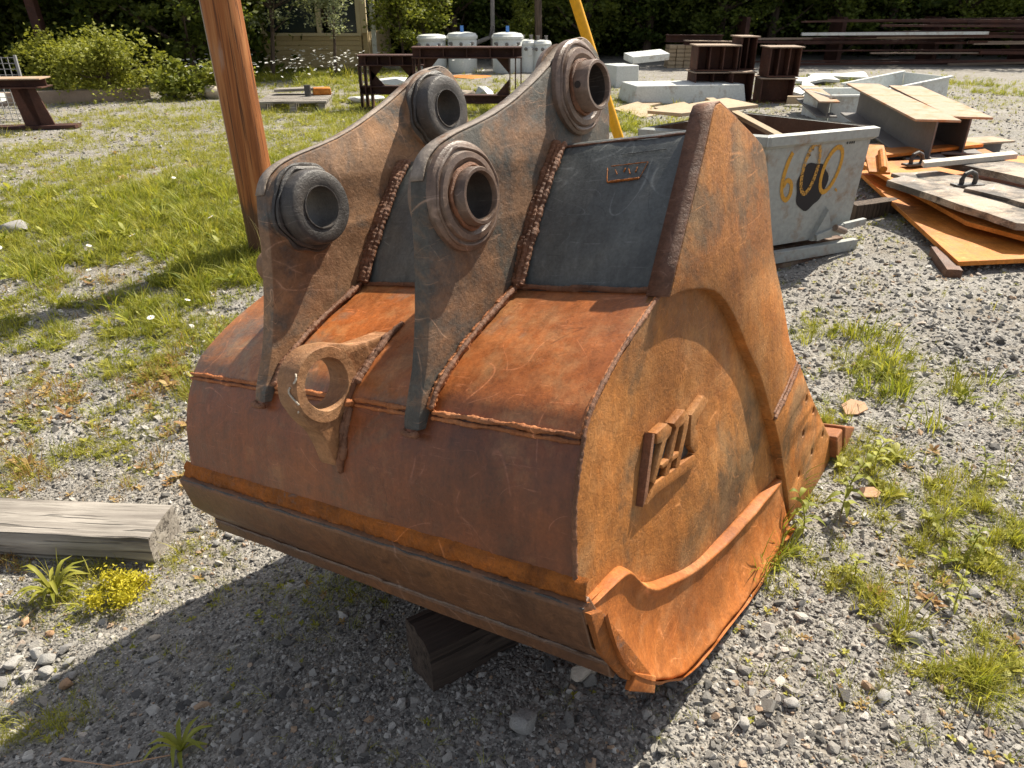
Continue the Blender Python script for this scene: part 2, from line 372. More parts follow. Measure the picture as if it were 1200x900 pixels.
# ------------------------------------------------------------------ ground sheet
def axis(lo, hi, fine_lo, fine_hi, st):
    a = list(np.arange(fine_lo, fine_hi, st)); d = st; x = a[-1]
    while x < hi: d *= 1.12; x += d; a.append(x)
    d = st; x = a[0]; b = []
    while x > lo: d *= 1.12; x -= d; b.append(x)
    return np.array(b[::-1]+a)
xs = axis(-300, 300, -3.2, 3.0, .035); ys = axis(-60, 400, .5, 6.5, .035)
X, Y = np.meshgrid(xs, ys); Z = hg(X, Y)
nx = len(xs); idx = np.arange(X.size).reshape(X.shape)
F = np.stack([idx[:-1, :-1], idx[:-1, 1:], idx[1:, 1:], idx[1:, :-1]], -1).reshape(-1, 4)
g = npmesh('ground', np.stack([X, Y, Z], -1).reshape(-1, 3), F, M['ground'], None, True); tag(g, kind='structure')

# ------------------------------------------------------------------ instancing for uncountable stuff
def scatter(name, P, Rt, Sc, I, meshes, label, cat):
    col = bpy.data.collections.new(name+'_sources')
    for i, me in enumerate(meshes):
        o = bpy.data.objects.new('%s_piece_%s' % (name, 'abcdefghijkl'[i]), me); col.objects.link(o)
    me = bpy.data.meshes.new(name); me.vertices.add(len(P)); me.vertices.foreach_set('co', np.asarray(P, np.float32).ravel())
    for nm, ty, d, ky in (('rot', 'FLOAT_VECTOR', Rt, 'vector'), ('scl', 'FLOAT_VECTOR', Sc, 'vector'), ('idx', 'INT', I, 'value')):
        a = me.attributes.new(nm, ty, 'POINT'); a.data.foreach_set(ky, np.asarray(d, np.int32 if ty == 'INT' else np.float32).ravel())
    ob = bpy.data.objects.new(name, me); C.objects.link(ob)
    ng = bpy.data.node_groups.new(name, 'GeometryNodeTree')
    ng.interface.new_socket('Geometry', in_out='INPUT', socket_type='NodeSocketGeometry'); ng.interface.new_socket('Geometry', in_out='OUTPUT', socket_type='NodeSocketGeometry')
    gi = ng.nodes.new('NodeGroupInput'); go = ng.nodes.new('NodeGroupOutput'); ip = ng.nodes.new('GeometryNodeInstanceOnPoints')
    ci = ng.nodes.new('GeometryNodeCollectionInfo'); ci.inputs['Collection'].default_value = col; ci.inputs['Separate Children'].default_value = True; ci.inputs['Reset Children'].default_value = True
    def na(nm, ty): q = ng.nodes.new('GeometryNodeInputNamedAttribute'); q.data_type = ty; q.inputs['Name'].default_value = nm; return q.outputs[0]
    L = ng.links.new
    L(gi.outputs[0], ip.inputs['Points']); L(ci.outputs[0], ip.inputs['Instance']); ip.inputs['Pick Instance'].default_value = True
    L(na('idx', 'INT'), ip.inputs['Instance Index'])
    er = ng.nodes.new('FunctionNodeEulerToRotation'); L(na('rot', 'FLOAT_VECTOR'), er.inputs[0]); L(er.outputs[0], ip.inputs['Rotation'])
    L(na('scl', 'FLOAT_VECTOR'), ip.inputs['Scale']); L(ip.outputs[0], go.inputs[0])
    mo = ob.modifiers.new('scatter', 'NODES'); mo.node_group = ng
    return tag(ob, label, cat, kind='stuff')

def stone_mesh(seed, npts=13, sq=(1, .8, .6), mat=None, chunky=False):
    r = random.Random(seed); bm = bmesh.new()
    for i in range(npts):
        v = Vector((r.gauss(0, 1), r.gauss(0, 1), r.gauss(0, 1))).normalized()*r.uniform(.8, 1.05)
        bm.verts.new((v.x*sq[0], v.y*sq[1], v.z*sq[2]))
    rs = bmesh.ops.convex_hull(bm, input=bm.verts)
    bmesh.ops.delete(bm, geom=[e for e in rs['geom_interior'] if isinstance(e, bmesh.types.BMVert)], context='VERTS')
    if chunky:
        bmesh.ops.bevel(bm, geom=bm.edges[:], offset=.09, segments=2, affect='EDGES', profile=.6)
    me = bpy.data.meshes.new('stone'); bm.to_mesh(me); bm.free()
    if mat: me.materials.append(mat)
    return me
stones = [stone_mesh(i, 11+i % 4, (1, random.uniform(.65, .95), random.uniform(.45, .75)), M['gravel']) for i in range(10)]

# footprint of the things that stand low on the ground, where no stones or blades should poke through
def in_bucket(x, y):
    t = (x-BO[0])*_ah[0]+(y-BO[1])*_ah[1]; u = (x-BO[0])*E1.x+(y-BO[1])*E1.y
    return (t > .1) & (t < 1.3) & (u > .35) & (u < 1.4)

# plant density on the ground: (x, y, rx, ry, weight)
GR = [(-2.87,5.75,1.5,1.25,1.5),(-1.97,5.0,.42,.5,1.4),(-2.42,3.98,.69,.40,.45),(-4.3,5.6,1.2,.9,1.3),(-4.11,17.11,2.6,2.0,1.6),(-1.02,13.,3.2,2.4,1.1),(-1.74,8.0,1.4,1.4,.55),(.3,9.5,1.6,2.4,.5),
      (1.70,2.88,.2,.28,.8),(1.71,3.34,.14,.18,.6),(1.50,3.55,.14,.22,.5),(1.36,2.66,.14,.16,.5),(1.39,1.96,.22,.18,.35),(1.02,1.79,.15,.15,.35),(.80,1.66,.07,.22,1.1),(1.37,1.67,.12,.1,.7),
      (8.56,15.0,1.2,1.7,.9),(6.28,15.99,.85,1.4,.8),(1.65,9.5,.8,1.2,.7),(-6.9,16.,2.,2.2,.8),(-2.3,6.7,.6,.3,.7),(1.95,2.75,.14,.2,.45),(1.05,2.1,.1,.16,.4),(1.2,2.35,.12,.12,.35)]
YG = [(-2.6,5.,2.4,2.4,.55),(-.4,7.8,2.6,2.4,.8),(-3.8,8.8,3.4,2.6,.75),(-1.5,13.,4.5,3.,.9),(-5.5,11.,2.,1.5,.5),(-1.9,3.3,.8,.9,.4),(1.45,2.3,.6,.9,.42),(1.15,1.6,.45,.35,.35),(-2.42,3.98,.75,.45,.6),(-1.80,3.50,.35,.34,.5),(-4.10,7.6,2.2,1.3,.42),(-1.0,7.3,1.6,1.5,.55),(-1.02,10.5,2.6,1.6,.75),(-2.2,5.6,1.8,1.2,.35),(1.39,1.96,.36,.3,.6),(1.02,1.6,.26,.35,.55),(.98,1.39,.16,.17,.45),(1.4,2.6,.4,.5,.45),(1.17,1.34,.1,.1,.3),(2.3,5.0,.8,.7,.12),
      (8.4,13.8,2.0,2.0,.35),(-.57,1.88,.18,.13,.25),(-1.4,1.42,.14,.08,.5),(-1.62,1.97,.25,.15,.35),(1.5,3.4,.35,.3,.3),(-1.2,2.9,.3,.5,.35),(5.3,13.,3.,4.,.25),(.75,1.75,.12,.25,.7)]
DR = [(-2.07,3.08,.55,.42,.7),(-1.75,2.72,.35,.25,.55),(-1.80,3.50,.33,.34,.45),(-3.2,7.0,1.5,.8,.3),(-2.6,4.6,.8,.3,.3),(1.25,2.3,.25,.2,.35),(-1.9,2.2,.3,.12,.6),(1.1,1.55,.2,.2,.25),(-1.25,2.6,.2,.25,.4)]
def dens(B, x, y, seed):
    d = np.zeros_like(x)
    for (cx, cy, rx, ry, w_) in B:
        q = ((x-cx)/rx)**2+((y-cy)/ry)**2; d += w_*np.exp(-q*.9)
    n = vnoise(x, y, .06, seed+2)*.3+vnoise(x, y, .13, seed)*.35+vnoise(x, y, .38, seed+1)*.35
    return np.clip(d*1.15, 0, 1.3)*np.clip((n-.42)*4.2+np.clip(d-1, 0, 1)*.9, 0, 1.3)
def cand(n, x0, x1, y0, y1, p=2.0):
    """random points with more of them near the camera"""
    u = rng.random(n); y = y0+(y1-y0)*u**p; wd = .3+.8*y
    x = rng.uniform(-1, 1, n)*np.minimum(wd, max(abs(x0), x1)); return x, y

# gravel
def stones_layer(n, y0, y1, smin, smax, p, seed):
    y = y0+(y1-y0)*rng.random(n)**p; x = rng.uniform(-1, 1, n)*(.42+.80*y)
    cl = vnoise(x, y, .5, seed)
    keep = (rng.random(n) < .35+.9*cl); x, y = x[keep], y[keep]
    gd = dens(GR, x, y, 11); keep = rng.random(len(x)) > gd*.5; x, y = x[keep], y[keep]
    s = smin+(smax-smin)*rng.random(len(x))**3.2
    return x, y, s
L1 = stones_layer(120000, .75, 2.9, .0028, .0085, 1.0, 5)
L2 = stones_layer(38000, .75, 6.0, .006, .017, 1.2, 6)
L3 = stones_layer(3600, .75, 4.5, .010, .028, 1.1, 7)
L4 = stones_layer(36000, 2.9, 14, .010, .030, 1.3, 8)
x, y, s = [np.concatenate(q) for q in zip(L1, L2, L3, L4)]
n = len(x); z = hg(x, y)+s*.12
sc3 = s[:, None]*rng.uniform(.75, 1.2, (n, 3))
scatter('gravel', np.stack([x, y, z], 1), np.stack([rng.normal(0, .5, n), rng.normal(0, .5, n), rng.uniform(0, 6.28, n)], 1), sc3, rng.integers(0, 10, n), stones, 'loose crushed grey gravel covering the yard', 'gravel')

# grass tufts
def tuft(nb, h, spread, wdt, lean, mat, seed, seg=3, curl=1.):
    r = random.Random(seed); V = []; F = []
    for b in range(nb):
        a = r.uniform(0, 6.283); d = spread*math.sqrt(r.random()); bx, by = d*math.cos(a), d*math.sin(a)
        la = a+r.gauss(0, .7); L = h*r.uniform(.45, 1.05); ln = lean*r.uniform(.3, 1.2); w0 = wdt*r.uniform(.6, 1.2)
        fx, fy = math.cos(la), math.sin(la); tw = r.uniform(-.8, .8); px_, py_ = -math.sin(la+tw), math.cos(la+tw); base = len(V)
        for i in range(seg+1):
            t = i/seg; out = ln*L*t**(1+curl); z_ = L*t*(1-.35*ln*t); ww = w0*(1-t)**.7*.5*(1 if i else .7)
            cx, cy = bx+fx*out, by+fy*out
            if i < seg: V += [(cx-px_*ww, cy-py_*ww, z_), (cx+px_*ww, cy+py_*ww, z_)]
            else: V.append((cx, cy, z_))
        for i in range(seg-1): q = base+2*i; F.append((q, q+1, q+3, q+2))
        q = base+2*(seg-1); F.append((q, q+1, q+2))
    me = bpy.data.meshes.new('tuft'); me.from_pydata(V, [], F); me.materials.append(mat)
    for p in me.polygons: p.use_smooth = True
    return me
def rosette(nl, L, wd, mat, seed, rise=.5):
    """small leafy plant: pointed leaves on a short stem"""
    r = random.Random(seed); V = []; F = []
    for b in range(nl):
        a = b*2.4+r.gauss(0, .3); l = L*r.uniform(.5, 1.1); up = rise*r.uniform(.3, 1.4); z0 = r.uniform(0, .6)*L*rise
        d = Vector((math.cos(a), math.sin(a), up)).normalized(); sdv = Vector((-math.sin(a), math.cos(a), 0)); q = len(V)
        for t, ww, dz in ((.05, .15, 0), (.35, .8, .02), (.65, 1, 0), (1, 0, -.12)):
            p = d*l*t+Vector((0, 0, z0+dz*l))
            if ww: V += [p-sdv*wd*ww*.5, p+sdv*wd*ww*.5]
            else: V.append(p)
        F += [(q, q+1, q+3, q+2), (q+2, q+3, q+5, q+4), (q+4, q+5, q+6)]
    me = bpy.data.meshes.new('rosette'); me.from_pydata([tuple(v) for v in V], [], F); me.materials.append(mat)
    for p in me.polygons: p.use_smooth = True
    return me
def plants(name, B, n, seed, meshes, hs, label, cat, y1=19, p=1.6, xlim=10, thr=1.):
    y = .8+(y1-.8)*rng.random(n)**p; x = rng.uniform(-1, 1, n)*(.42+.80*y)
    d = dens(B, x, y, seed)
    near = (x > .5) & (y < 4.5); d = np.where(near, d*np.clip((vnoise(x, y, .045, seed+5)-.5)*5+.25, 0, 1.1), d)   # broken up into separate clumps where the gravel shows
    k_ = (rng.random(n) < d*thr) & ~in_bucket(x, y); x, y, d = x[k_], y[k_], d[k_]; m = len(x)
    s = rng.uniform(hs[0], hs[1], m)*(.7+.5*np.clip(d, 0, 1.2))*(1+.02*y)*(1+.9*(rng.random(m) > .93))
    sc = np.stack([s, s, s*rng.uniform(.7, 1.25, m)], 1)
    print(name, m)
    return scatter(name, np.stack([x, y, hg(x, y)-.003], 1), np.stack([rng.normal(0, .12, m), rng.normal(0, .12, m), rng.uniform(0, 6.28, m)], 1), sc, rng.integers(0, len(meshes), m), meshes, label, cat)
tg = [tuft(13, 1, .30, .055, .9, M['grass' if i < 3 else 'grassy'], i) for i in range(4)]+[tuft(10, .8, .35, .055, 1.1, M['grass'], 9), rosette(9, .5, .14, M['grass'], 5, .9)]
plants('grass', GR, 230000, 21, tg, (.030, .085), 'clumps of fresh green grass growing through the gravel', 'grass', thr=.9)
ty = [tuft(9, .9, .45, .05, 1.0, M['grassy'], 31), tuft(7, 1.5, .3, .05, .8, M['grass'], 32), rosette(7, .42, .16, M['cover'], 33, .7), tuft(8, 1.2, .35, .05, .9, M['grassy'], 34), tuft(12, .6, .5, .05, 1.2, M['cover'], 35)]
plants('weeds', YG, 330000, 25, ty, (.020, .055), 'low yellow green weeds dotted over the gravel', 'weeds', thr=.85)
td = [tuft(8, 1, .3, .04, .5, M['dry'], 41), tuft(10, .6, .4, .05, 1., M['dry'], 42), rosette(8, .5, .16, M['dry'], 43, .6), tuft(7, .9, .3, .045, .6, M['grassy'], 44)]
plants('dry_weeds', DR, 120000, 28, td, (.035, .085), 'dry reddish brown weeds and seedheads on the gravel', 'weeds', y1=9, p=1.3, thr=.8)
# sparse sprigs anywhere
y = .9+15*rng.random(5200)**1.6; x = rng.uniform(-1, 1, 5200)*(.42+.8*y); q = (vnoise(x, y, .6, 40) > .52) & ~in_bucket(x, y); x, y = x[q], y[q]; m = len(x); s = rng.uniform(.015, .045, m)*(1+.05*y)
scatter('sprigs', np.stack([x, y, hg(x, y)-.002], 1), np.stack([0*x, 0*x, rng.uniform(0, 6.28, m)], 1), np.stack([s, s, s], 1), rng.integers(0, 4, m), ty[:3]+td[2:3], 'tiny scattered sprigs between the stones', 'weeds')

# ================================================================== the excavator bucket
# shapes are written as (s, u, v): s across the width, u towards the teeth, v up the side plate; turned to x = u, y = s, z = v below
bk = empty('excavator_bucket', BO, 0, 'large rusty excavator bucket with two pin brackets and raised letters, lying on gravel', 'excavator bucket')
bk.rotation_mode = 'QUATERNION'; bk.rotation_quaternion = Matrix((E1, AX, E2)).transposed().to_quaternion()
W_ = 1.336
def plate(name, outline, s0, s1, mat, holes=(), bev=.003, parent=bk, ang=35, smooth_n=0):
    cu = bpy.data.curves.new(name, 'CURVE'); cu.dimensions = '2D'; cu.fill_mode = 'BOTH'
    def sp(P):
        q = cu.splines.new('POLY'); q.points.add(len(P)-1)
        for i, p in enumerate(P): q.points[i].co = (p[0], p[1], 0, 1)
        q.use_cyclic_u = True
    sp(catmull(outline, smooth_n, True) if smooth_n else outline)
    for (u, v, r) in holes: sp([(u+r*math.cos(a), v+r*math.sin(a)) for a in np.linspace(0, 2*math.pi, 28)[:-1]])
    cu.extrude = abs(s1-s0)/2-bev; cu.bevel_depth = bev; cu.bevel_resolution = 1; cu.offset = -bev
    tmp = bpy.data.objects.new('tmp', cu); me = bpy.data.meshes.new_from_object(tmp); bpy.data.objects.remove(tmp); bpy.data.curves.remove(cu)
    n = len(me.vertices); a = np.empty(n*3, np.float32); me.vertices.foreach_get('co', a); a = a.reshape(-1, 3)
    me.vertices.foreach_set('co', np.stack([a[:, 2]+(s0+s1)/2, a[:, 0], a[:, 1]], 1).ravel().astype(np.float32)); me.update(); me.name = name
    bm = bmesh.new(); bm.from_mesh(me); bmesh.ops.remove_doubles(bm, verts=bm.verts, dist=1e-5); bm.to_mesh(me); bm.free()
    return link(name, me, mat, parent, ang)
def extr(name, outline, s0, s1, mat, parent=bk, ang=30, bev=0, cuts=1, wob=0):
    """closed profile in (u, v) drawn out along the width"""
    n = len(outline); V = []; F = []
    for k in range(cuts+1):
        s = s0+(s1-s0)*k/cuts
        for (u, v) in outline:
            dz = wob*(mnoise.noise(Vector((s*3, u*3, v*3)))) if wob else 0
            V.append((s, u+dz, v+dz*.5))
    for k in range(cuts):
        for i in range(n): a, b = k*n+i, k*n+(i+1) % n; F.append((a, b, b+n, a+n))
    F += [tuple(range(n)), tuple(range(cuts*n, cuts*n+n))[::-1]]
    return mk(name, V, F, mat, parent, ang, bev)
def bead(pts, r, mat, name='weld_bead', step=.006, rip=.22, parent=bk, flat=1.0):
    """a weld bead: rippled lumpy tube"""
    L = sum((Vector(pts[i+1])-Vector(pts[i])).length for i in range(len(pts)-1)); n = max(6, int(L/(step*.62))); P = resample(pts, n)
    r = r*.74; V = []; F = []; K = 9; ref = Vector((.37, .51, .77)).normalized(); ph = random.random()*50
    for i in range(n):
        d = (Vector(P[min(i+1, n-1)])-Vector(P[max(i-1, 0)])).normalized(); x = d.cross(ref).normalized(); y = d.cross(x)
        rr = r*(1+rip*.42*math.sin(i*1.9+2.2*mnoise.noise(Vector((i*.13, ph, 0))))+.5*mnoise.noise(Vector((i*.10, ph, 3))))
        if i in (0, n-1): rr *= .4
        for k_ in range(K):
            a = 2*math.pi*k_/K; q = rr*(1+.34*mnoise.noise(Vector((i*.31, k_*1.7, ph))))
            V.append(Vector(P[i])+x*math.cos(a)*q+y*math.sin(a)*q)
    for i in range(n-1):
        for k_ in range(K): a, b = i*K+k_, i*K+(k_+1) % K; F.append((a, b, b+K, a+K))
    F += [tuple(range(K)), tuple(range((n-1)*K, n*K))[::-1]]
    return mk(name, V, F, mat, parent, 60)
def lathe(name, prof, c, mat, parent=bk, n=48, ang=40, ecc=0):
    """prof: closed list of (s, r) turned about the width axis through (u, v) = c"""
    m = len(prof); V = []; F = []
    for k_ in range(n):
        a = 2*math.pi*k_/n
        for (s, r) in prof:
            rr = r*(1+ecc*mnoise.noise(Vector((math.cos(a)*2, math.sin(a)*2, s*20+r*30+c[0]))))
            V.append((s, c[0]+rr*math.cos(a), c[1]+rr*math.sin(a)))
    for k_ in range(n):
        for i in range(m):
            j = (i+1) % m; b = (k_+1) % n; F.append((k_*m+i, k_*m+j, b*m+j, b*m+i))
    return mk(name, V, F, mat, parent, ang)

# --- shell: three rolled plates, extruded across the width
up_o = catmull([(.300,.752),(.15,.705),(.06,.668),(-.012,.628),(-.046,.592)], 8)
lo_o = catmull([(-.047,.588),(-.082,.535),(-.112,.462),(-.128,.39),(-.138,.335),(-.143,.300)], 8)
bt_o = catmull([(-.143,.298),(-.128,.21),(-.07,.10),(.04,.02),(.2,-.06),(.45,-.125),(.98,-.150),(1.42,-.150)], 8)
def thick(P, t, sgn=1):
    P = np.array(P); d = np.gradient(P, axis=0); d /= np.linalg.norm(d, axis=1)[:, None]; nrm = np.stack([-d[:, 1], d[:, 0]], 1)*sgn
    return [tuple(p) for p in P]+[tuple(p) for p in (P+nrm*t)[::-1]]
s0, s1 = .030, W_-.030
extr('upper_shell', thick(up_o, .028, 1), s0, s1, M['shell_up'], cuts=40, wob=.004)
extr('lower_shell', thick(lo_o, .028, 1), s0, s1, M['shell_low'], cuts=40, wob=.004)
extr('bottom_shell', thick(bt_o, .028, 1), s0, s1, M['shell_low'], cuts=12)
extr('lip_plate', [(1.38,-.165),(1.47,-.18),(1.50,-.165),(1.46,-.125),(1.38,-.115)], .03, W_-.03, M['tooth'], bev=.004)
# --- grey torque box over the shell
bx = [(.305,.745),(.36,.835),(.42,.905),(.49,.976),(.532,1.018),(.550,1.032),(.572,1.041),(.60,1.040),(.635,1.028),(.655,1.01),(.66,.96),(.64,.88),(.56,.78),(.44,.70)]
extr('torque_box', bx, .052, W_-.052, M['box'], cuts=1, ang=24, bev=.003)
bead([(s, .304, .757+.002*math.sin(s*40)) for s in np.linspace(.055, .405, 20)], .009, M['weld_br'], step=.008)
bead([(s, .304, .757) for s in np.linspace(.45, .93, 20)], .008, M['weld_br'], step=.008)
bead([(s, .556+.002*math.sin(s*31), 1.037) for s in np.linspace(.06, .40, 30)], .0035, M['edge'], step=.01)
# scar of the removed maker's plate, a rectangle of weld
fu = lambda t: (.42+(.532-.42)*t, .905+(1.018-.905)*t)
def onbox(s, t, o=.003):
    u, v = fu(t); return (s, u-o*.7, v+o*.7)
bead([onbox(.145, .48), onbox(.225, .45)], .0035, M['weld_or'], step=.003)
bead([onbox(.225, .45), onbox(.236, .70)], .0018, M['weld_or'], step=.003)
bead([onbox(.145, .48), onbox(.135, .74), onbox(.228, .72)], .0014, M['weld_or'], step=.003)
bead([onbox(.10, .93), onbox(.21, .91)], .0016, M['box'], step=.003)
for a, b in (((.16, .58), (.158, .68)), ((.172, .56), (.18, .66)), ((.19, .60), (.188, .67)), ((.205, .57), (.214, .66))):
    bead([onbox(*a), onbox(*b)], .0022, M['weld_or'], name='weld_spatter', step=.003, rip=.5)

# --- weld lines across the back
def ragged(P, amp, seed):
    return [(s, u+amp*mnoise.noise(Vector((s*22, seed, 0))), v+amp*mnoise.noise(Vector((s*19, 0, seed)))) for (s, u, v) in P]
for a, b in ((.032, .395), (.452, .63), (.67, .925), (.975, W_-.02)):
    bead(ragged([(s, -.049, .593) for s in np.linspace(a, b, 30)], .003, 2), .0075, M['weld'], step=.006)
    bead(ragged([(s, -.054, .582) for s in np.linspace(a, b, 30)], .003, 5), .0055, M['weld'], step=.006)
ss = np.linspace(.0, W_+.01, 60)
V = []; F_ = []; rows = 9; cols_ = 340
for i in range(cols_):
    s_ = W_*i/(cols_-1)
    for j in range(rows):
        t = j/(rows-1); v_ = .308+.046*t+.006*mnoise.noise(Vector((s_*14, 2, 0)))*(1 if j == rows-1 else 0); u0 = float(np.interp(v_, [.298, .335, .39], [-.1445, -.1385, -.1285]))
        hgt = (.010*math.sin(math.pi*min(1, .12+t*.88))**.7)*(1+.5*mnoise.noise(Vector((s_*30, t*3, 5))))+.0035*mnoise.noise(Vector((s_*120, t*8, 1)))+.003*mnoise.noise(Vector((s_*60, t*5, 8)))
        V.append((s_, u0-(hgt if 0 < j < rows-1 else -.004), v_))
for i in range(cols_-1):
    for j in range(rows-1): a = i*rows+j; F_.append((a, a+1, a+rows+1, a+rows))
mk('rust_crust', V, F_, M['weld_or'], bk, 80)
# --- wear strip under the heel with its ledge
ws = [(-.135,.318),(-.158,.312),(-.165,.304),(-.152,.215),(-.101,.142),(-.106,.134),(-.104,.106),(-.094,.094),(-.070,.10),(-.03,.13),(-.10,.24)]
extr('wear_strip', ws, .002, W_+.012, M['wear'], bev=.003, cuts=30, wob=.003)
bead(ragged([(s, -.104, .141) for s in ss], .003, 8), .0045, M['pipe'], name='scraped_edge', step=.008, rip=.3)
bead(ragged([(s, -.160, .308) for s in ss], .003, 9), .0035, M['boss'], name='dark_seam', step=.008, rip=.3)

# --- side walls
side_o = [(-.047,.588),(-.012,.624),(.06,.664),(.15,.700),(.29,.750),(.42,.87),(.55,1.03),(.62,1.04),(.86,.93),(.89,.68),(1.09,.28),(1.43,-.14),(.98,-.165),(.7,-.165),(.45,-.14),(.2,-.07),(.06,.005),(-.07,.105),(-.128,.21),(-.145,.300),(-.137,.335),(-.127,.39),(-.111,.462),(-.082,.535)]
def dish_wall(name, s_out, s_in, sgn):
    """side wall as a grid clipped to the outline, dented a little"""
    from mathutils.geometry import delaunay_2d_cdt
    O2 = [Vector(p) for p in resample(side_o+[side_o[0]], 160)[:-1].tolist()]
    pts = O2+[Vector((u, v)) for u in np.arange(-.12, 1.42, .03) for v in np.arange(-.14, 1.04, .03)]
    r = delaunay_2d_cdt(pts, [], [list(range(len(O2)))], 1, 1e-4)
    V2, Fc = r[0], r[2]
    # extra points outside the outline are dropped by output type 1
    def off(u, v):
        d = .010*mnoise.noise(Vector((u*2.4, v*2.4, 4)))+.004*mnoise.noise(Vector((u*7, v*7, 1)))
        # shallow bulge below the letters
        d -= .018*math.exp(-((u-.42)/.22)**2-((v-.22)/.12)**2)
        return d
    n = len(V2); V = [(s_out+sgn*off(p.x, p.y), p.x, p.y) for p in V2]; F_ = [tuple(f) for f in Fc]
    m = len(O2)
    k0 = len(V); V += [(s_in, p.x, p.y) for p in O2]; F_ += [tuple(range(k0, k0+m))]
    # rim faces between outline on the outer grid and the inner loop
    inv = {}
    for i, p in enumerate(V2): inv[(round(p.x, 5), round(p.y, 5))] = i
    ids = [inv.get((round(p.x, 5), round(p.y, 5))) for p in O2]
    for i in range(m):
        a, b = ids[i], ids[(i+1) % m]
        if a is not None and b is not None: F_.append((a, b, k0+(i+1) % m, k0+i))
    return mk(name, V, F_, M['side'], bk, 50)
dish_wall('side_wall', .030, .052, 1)
far = dish_wall('side_wall', W_-.030, W_-.052, -1)
ear_o = [(.284,.750),(.33,.805),(.375,.857),(.42,.909),(.46,.955),(.50,1.002),(.532,1.042),(.556,1.072),(.575,1.087),(.598,1.089),(.70,1.043),(.80,.995),(.85,.967),(.873,.94),(.885,.90),(.893,.85),(.902,.76),(.914,.684),(.938,.62),(.967,.565),(1.0,.48),(1.033,.394),(1.11,.288),
         (.866,.213),(.841,.266),(.815,.32),(.782,.380),(.745,.43),(.702,.483),(.676,.522),(.646,.566),(.612,.61),(.573,.650),(.542,.677),(.507,.698),(.458,.717),(.407,.731),(.365,.741),(.327,.747)]
plate('ear_plate', ear_o, .002, .056, M['side'], bev=.004)
plate('ear_plate', ear_o, W_-.056, W_-.002, M['side'], bev=.004)
# darker worn edge face of the near ear, laid as a strip of its own along the back edge
ed = ear_o[:11]
V = []; F_ = []
for i, (u, v) in enumerate(ed):
    V += [(.004, u-.0035, v+.002), (.054, u-.0035, v+.002)]
    if i: q = 2*i; F_.append((q-2, q-1, q+1, q))
o = mk('ear_edge', V, F_, M['edge'], bk, 50); m_ = o.modifiers.new('solid', 'SOLIDIFY'); m_.thickness = .004; m_.offset = 0
cut_o = [(1.112,.286),(1.18,.196),(1.248,.109),(1.36,-.02),(1.455,-.128),(1.468,-.15),(1.464,-.188),(1.43,-.205),(1.238,-.232),(1.08,-.212),(.985,-.192),(.969,-.086),(.950,-.02),(.929,.044),(.915,.10),(.898,.144),(.868,.211)]
hl = [(1.174,.150,.0125),(1.247,.076,.0125),(1.134,.046,.0125),(1.352,-.060,.0125),(1.224,-.065,.0125),(1.083,-.075,.0125)]
plate('cutter_plate', cut_o, -.002, .040, M['side'], holes=hl, bev=.003)
plate('cutter_plate', cut_o, W_-.040, W_+.002, M['side'], holes=hl, bev=.003)
for (u, v, r) in hl:   # dark disc in each bolt hole, standing in for the shade inside
    lathe('bolt_hole', [(.007, .0005), (.007, .0124), (.012, .0124), (.012, .0005)], (u, v), M['bore'], n=16)
bead([(.0, 1.108, .289), (-.002, .99, .25), (.0, .872, .215)], .008, M['weld_br'], step=.006)
bead([(.002, 1.095, .305), (.0, .985, .266), (.002, .872, .231)], .005, M['weld_br'], step=.006)
# corner weld where the shell meets the side wall
cw = [(.030, u-.001, v) for u, v in up_o[::-1]]
bead(ragged([(.028, -.145,.300), (.028,-.139,.335), (.028,-.128,.39), (.028,-.113,.462), (.028,-.083,.535), (.028,-.048,.590)]+cw[1:], .004, 3), .0065, M['weld_br'], step=.007, rip=.3)
for a in (0, 1):
    bead(ragged([(.030+.004*a, u-.003, v+.003) for u, v in up_o[::-1]], .006, 7+a), .004, M['weld'], name='chipped_edge', step=.007, rip=.6)
# --- heel wear plate: dished, with a raised crest along the top and a flared lower rim
ridge = resample(catmull([(-.130,.292),(-.05,.287),(.018,.276),(.045,.246),(.075,.204),(.125,.162),(.192,.132),(.307,.086),(.460,.046),(.601,.022),(.775,.002),(.945,-.016)], 6), 70)
rim = resample(catmull([(-.131,.288),(-.110,.187),(-.069,.100),(.010,.010),(.081,-.045),(.150,-.095),(.215,-.118),(.284,-.135),(.447,-.160),(.550,-.178),(.704,-.190),(.832,-.188),(.975,-.192)], 6), 70)
T = [0, .010, .022, .038, .058, .085, .13, .25, .5, .72, .86, .94, 1.0]
OF = [.034, .026, .014, .005, .003, .006, .012, .015, .012, .004, -.005, -.014, -.021]
V = []; F_ = []; nr = len(ridge); nT = len(T)
for i in range(nr):
    e = i/(nr-1); cr = min(1, e*6+.35)*min(1, (1-e)*5+.35)
    for t, of in zip(T, OF):
        p = ridge[i]*(1-t)+rim[i]*t
        o_ = (of-.004)*cr+.004+.004*mnoise.noise(Vector((p[0]*9, p[1]*9, 2)))
        if t == 0: o_ = .036
        if t >= .86 and p[0] > .03: p = p+np.array([0, 1])*(.007*mnoise.noise(Vector((p[0]*16, 3, 0)))+.004*mnoise.noise(Vector((p[0]*45, 1, 0))))
        V.append((o_, p[0], p[1]))
for i in range(nr-1):
    for j in range(nT-1): a = i*nT+j; F_.append((a, a+1, a+nT+1, a+nT))
hp = mk('heel_plate', V, F_, M['heel'], bk, 70); m_ = hp.modifiers.new('solid', 'SOLIDIFY'); m_.thickness = .012; m_.offset = -1 
m_ = hp.modifiers.new('sub', 'SUBSURF'); m_.levels = 1; m_.render_levels = 1
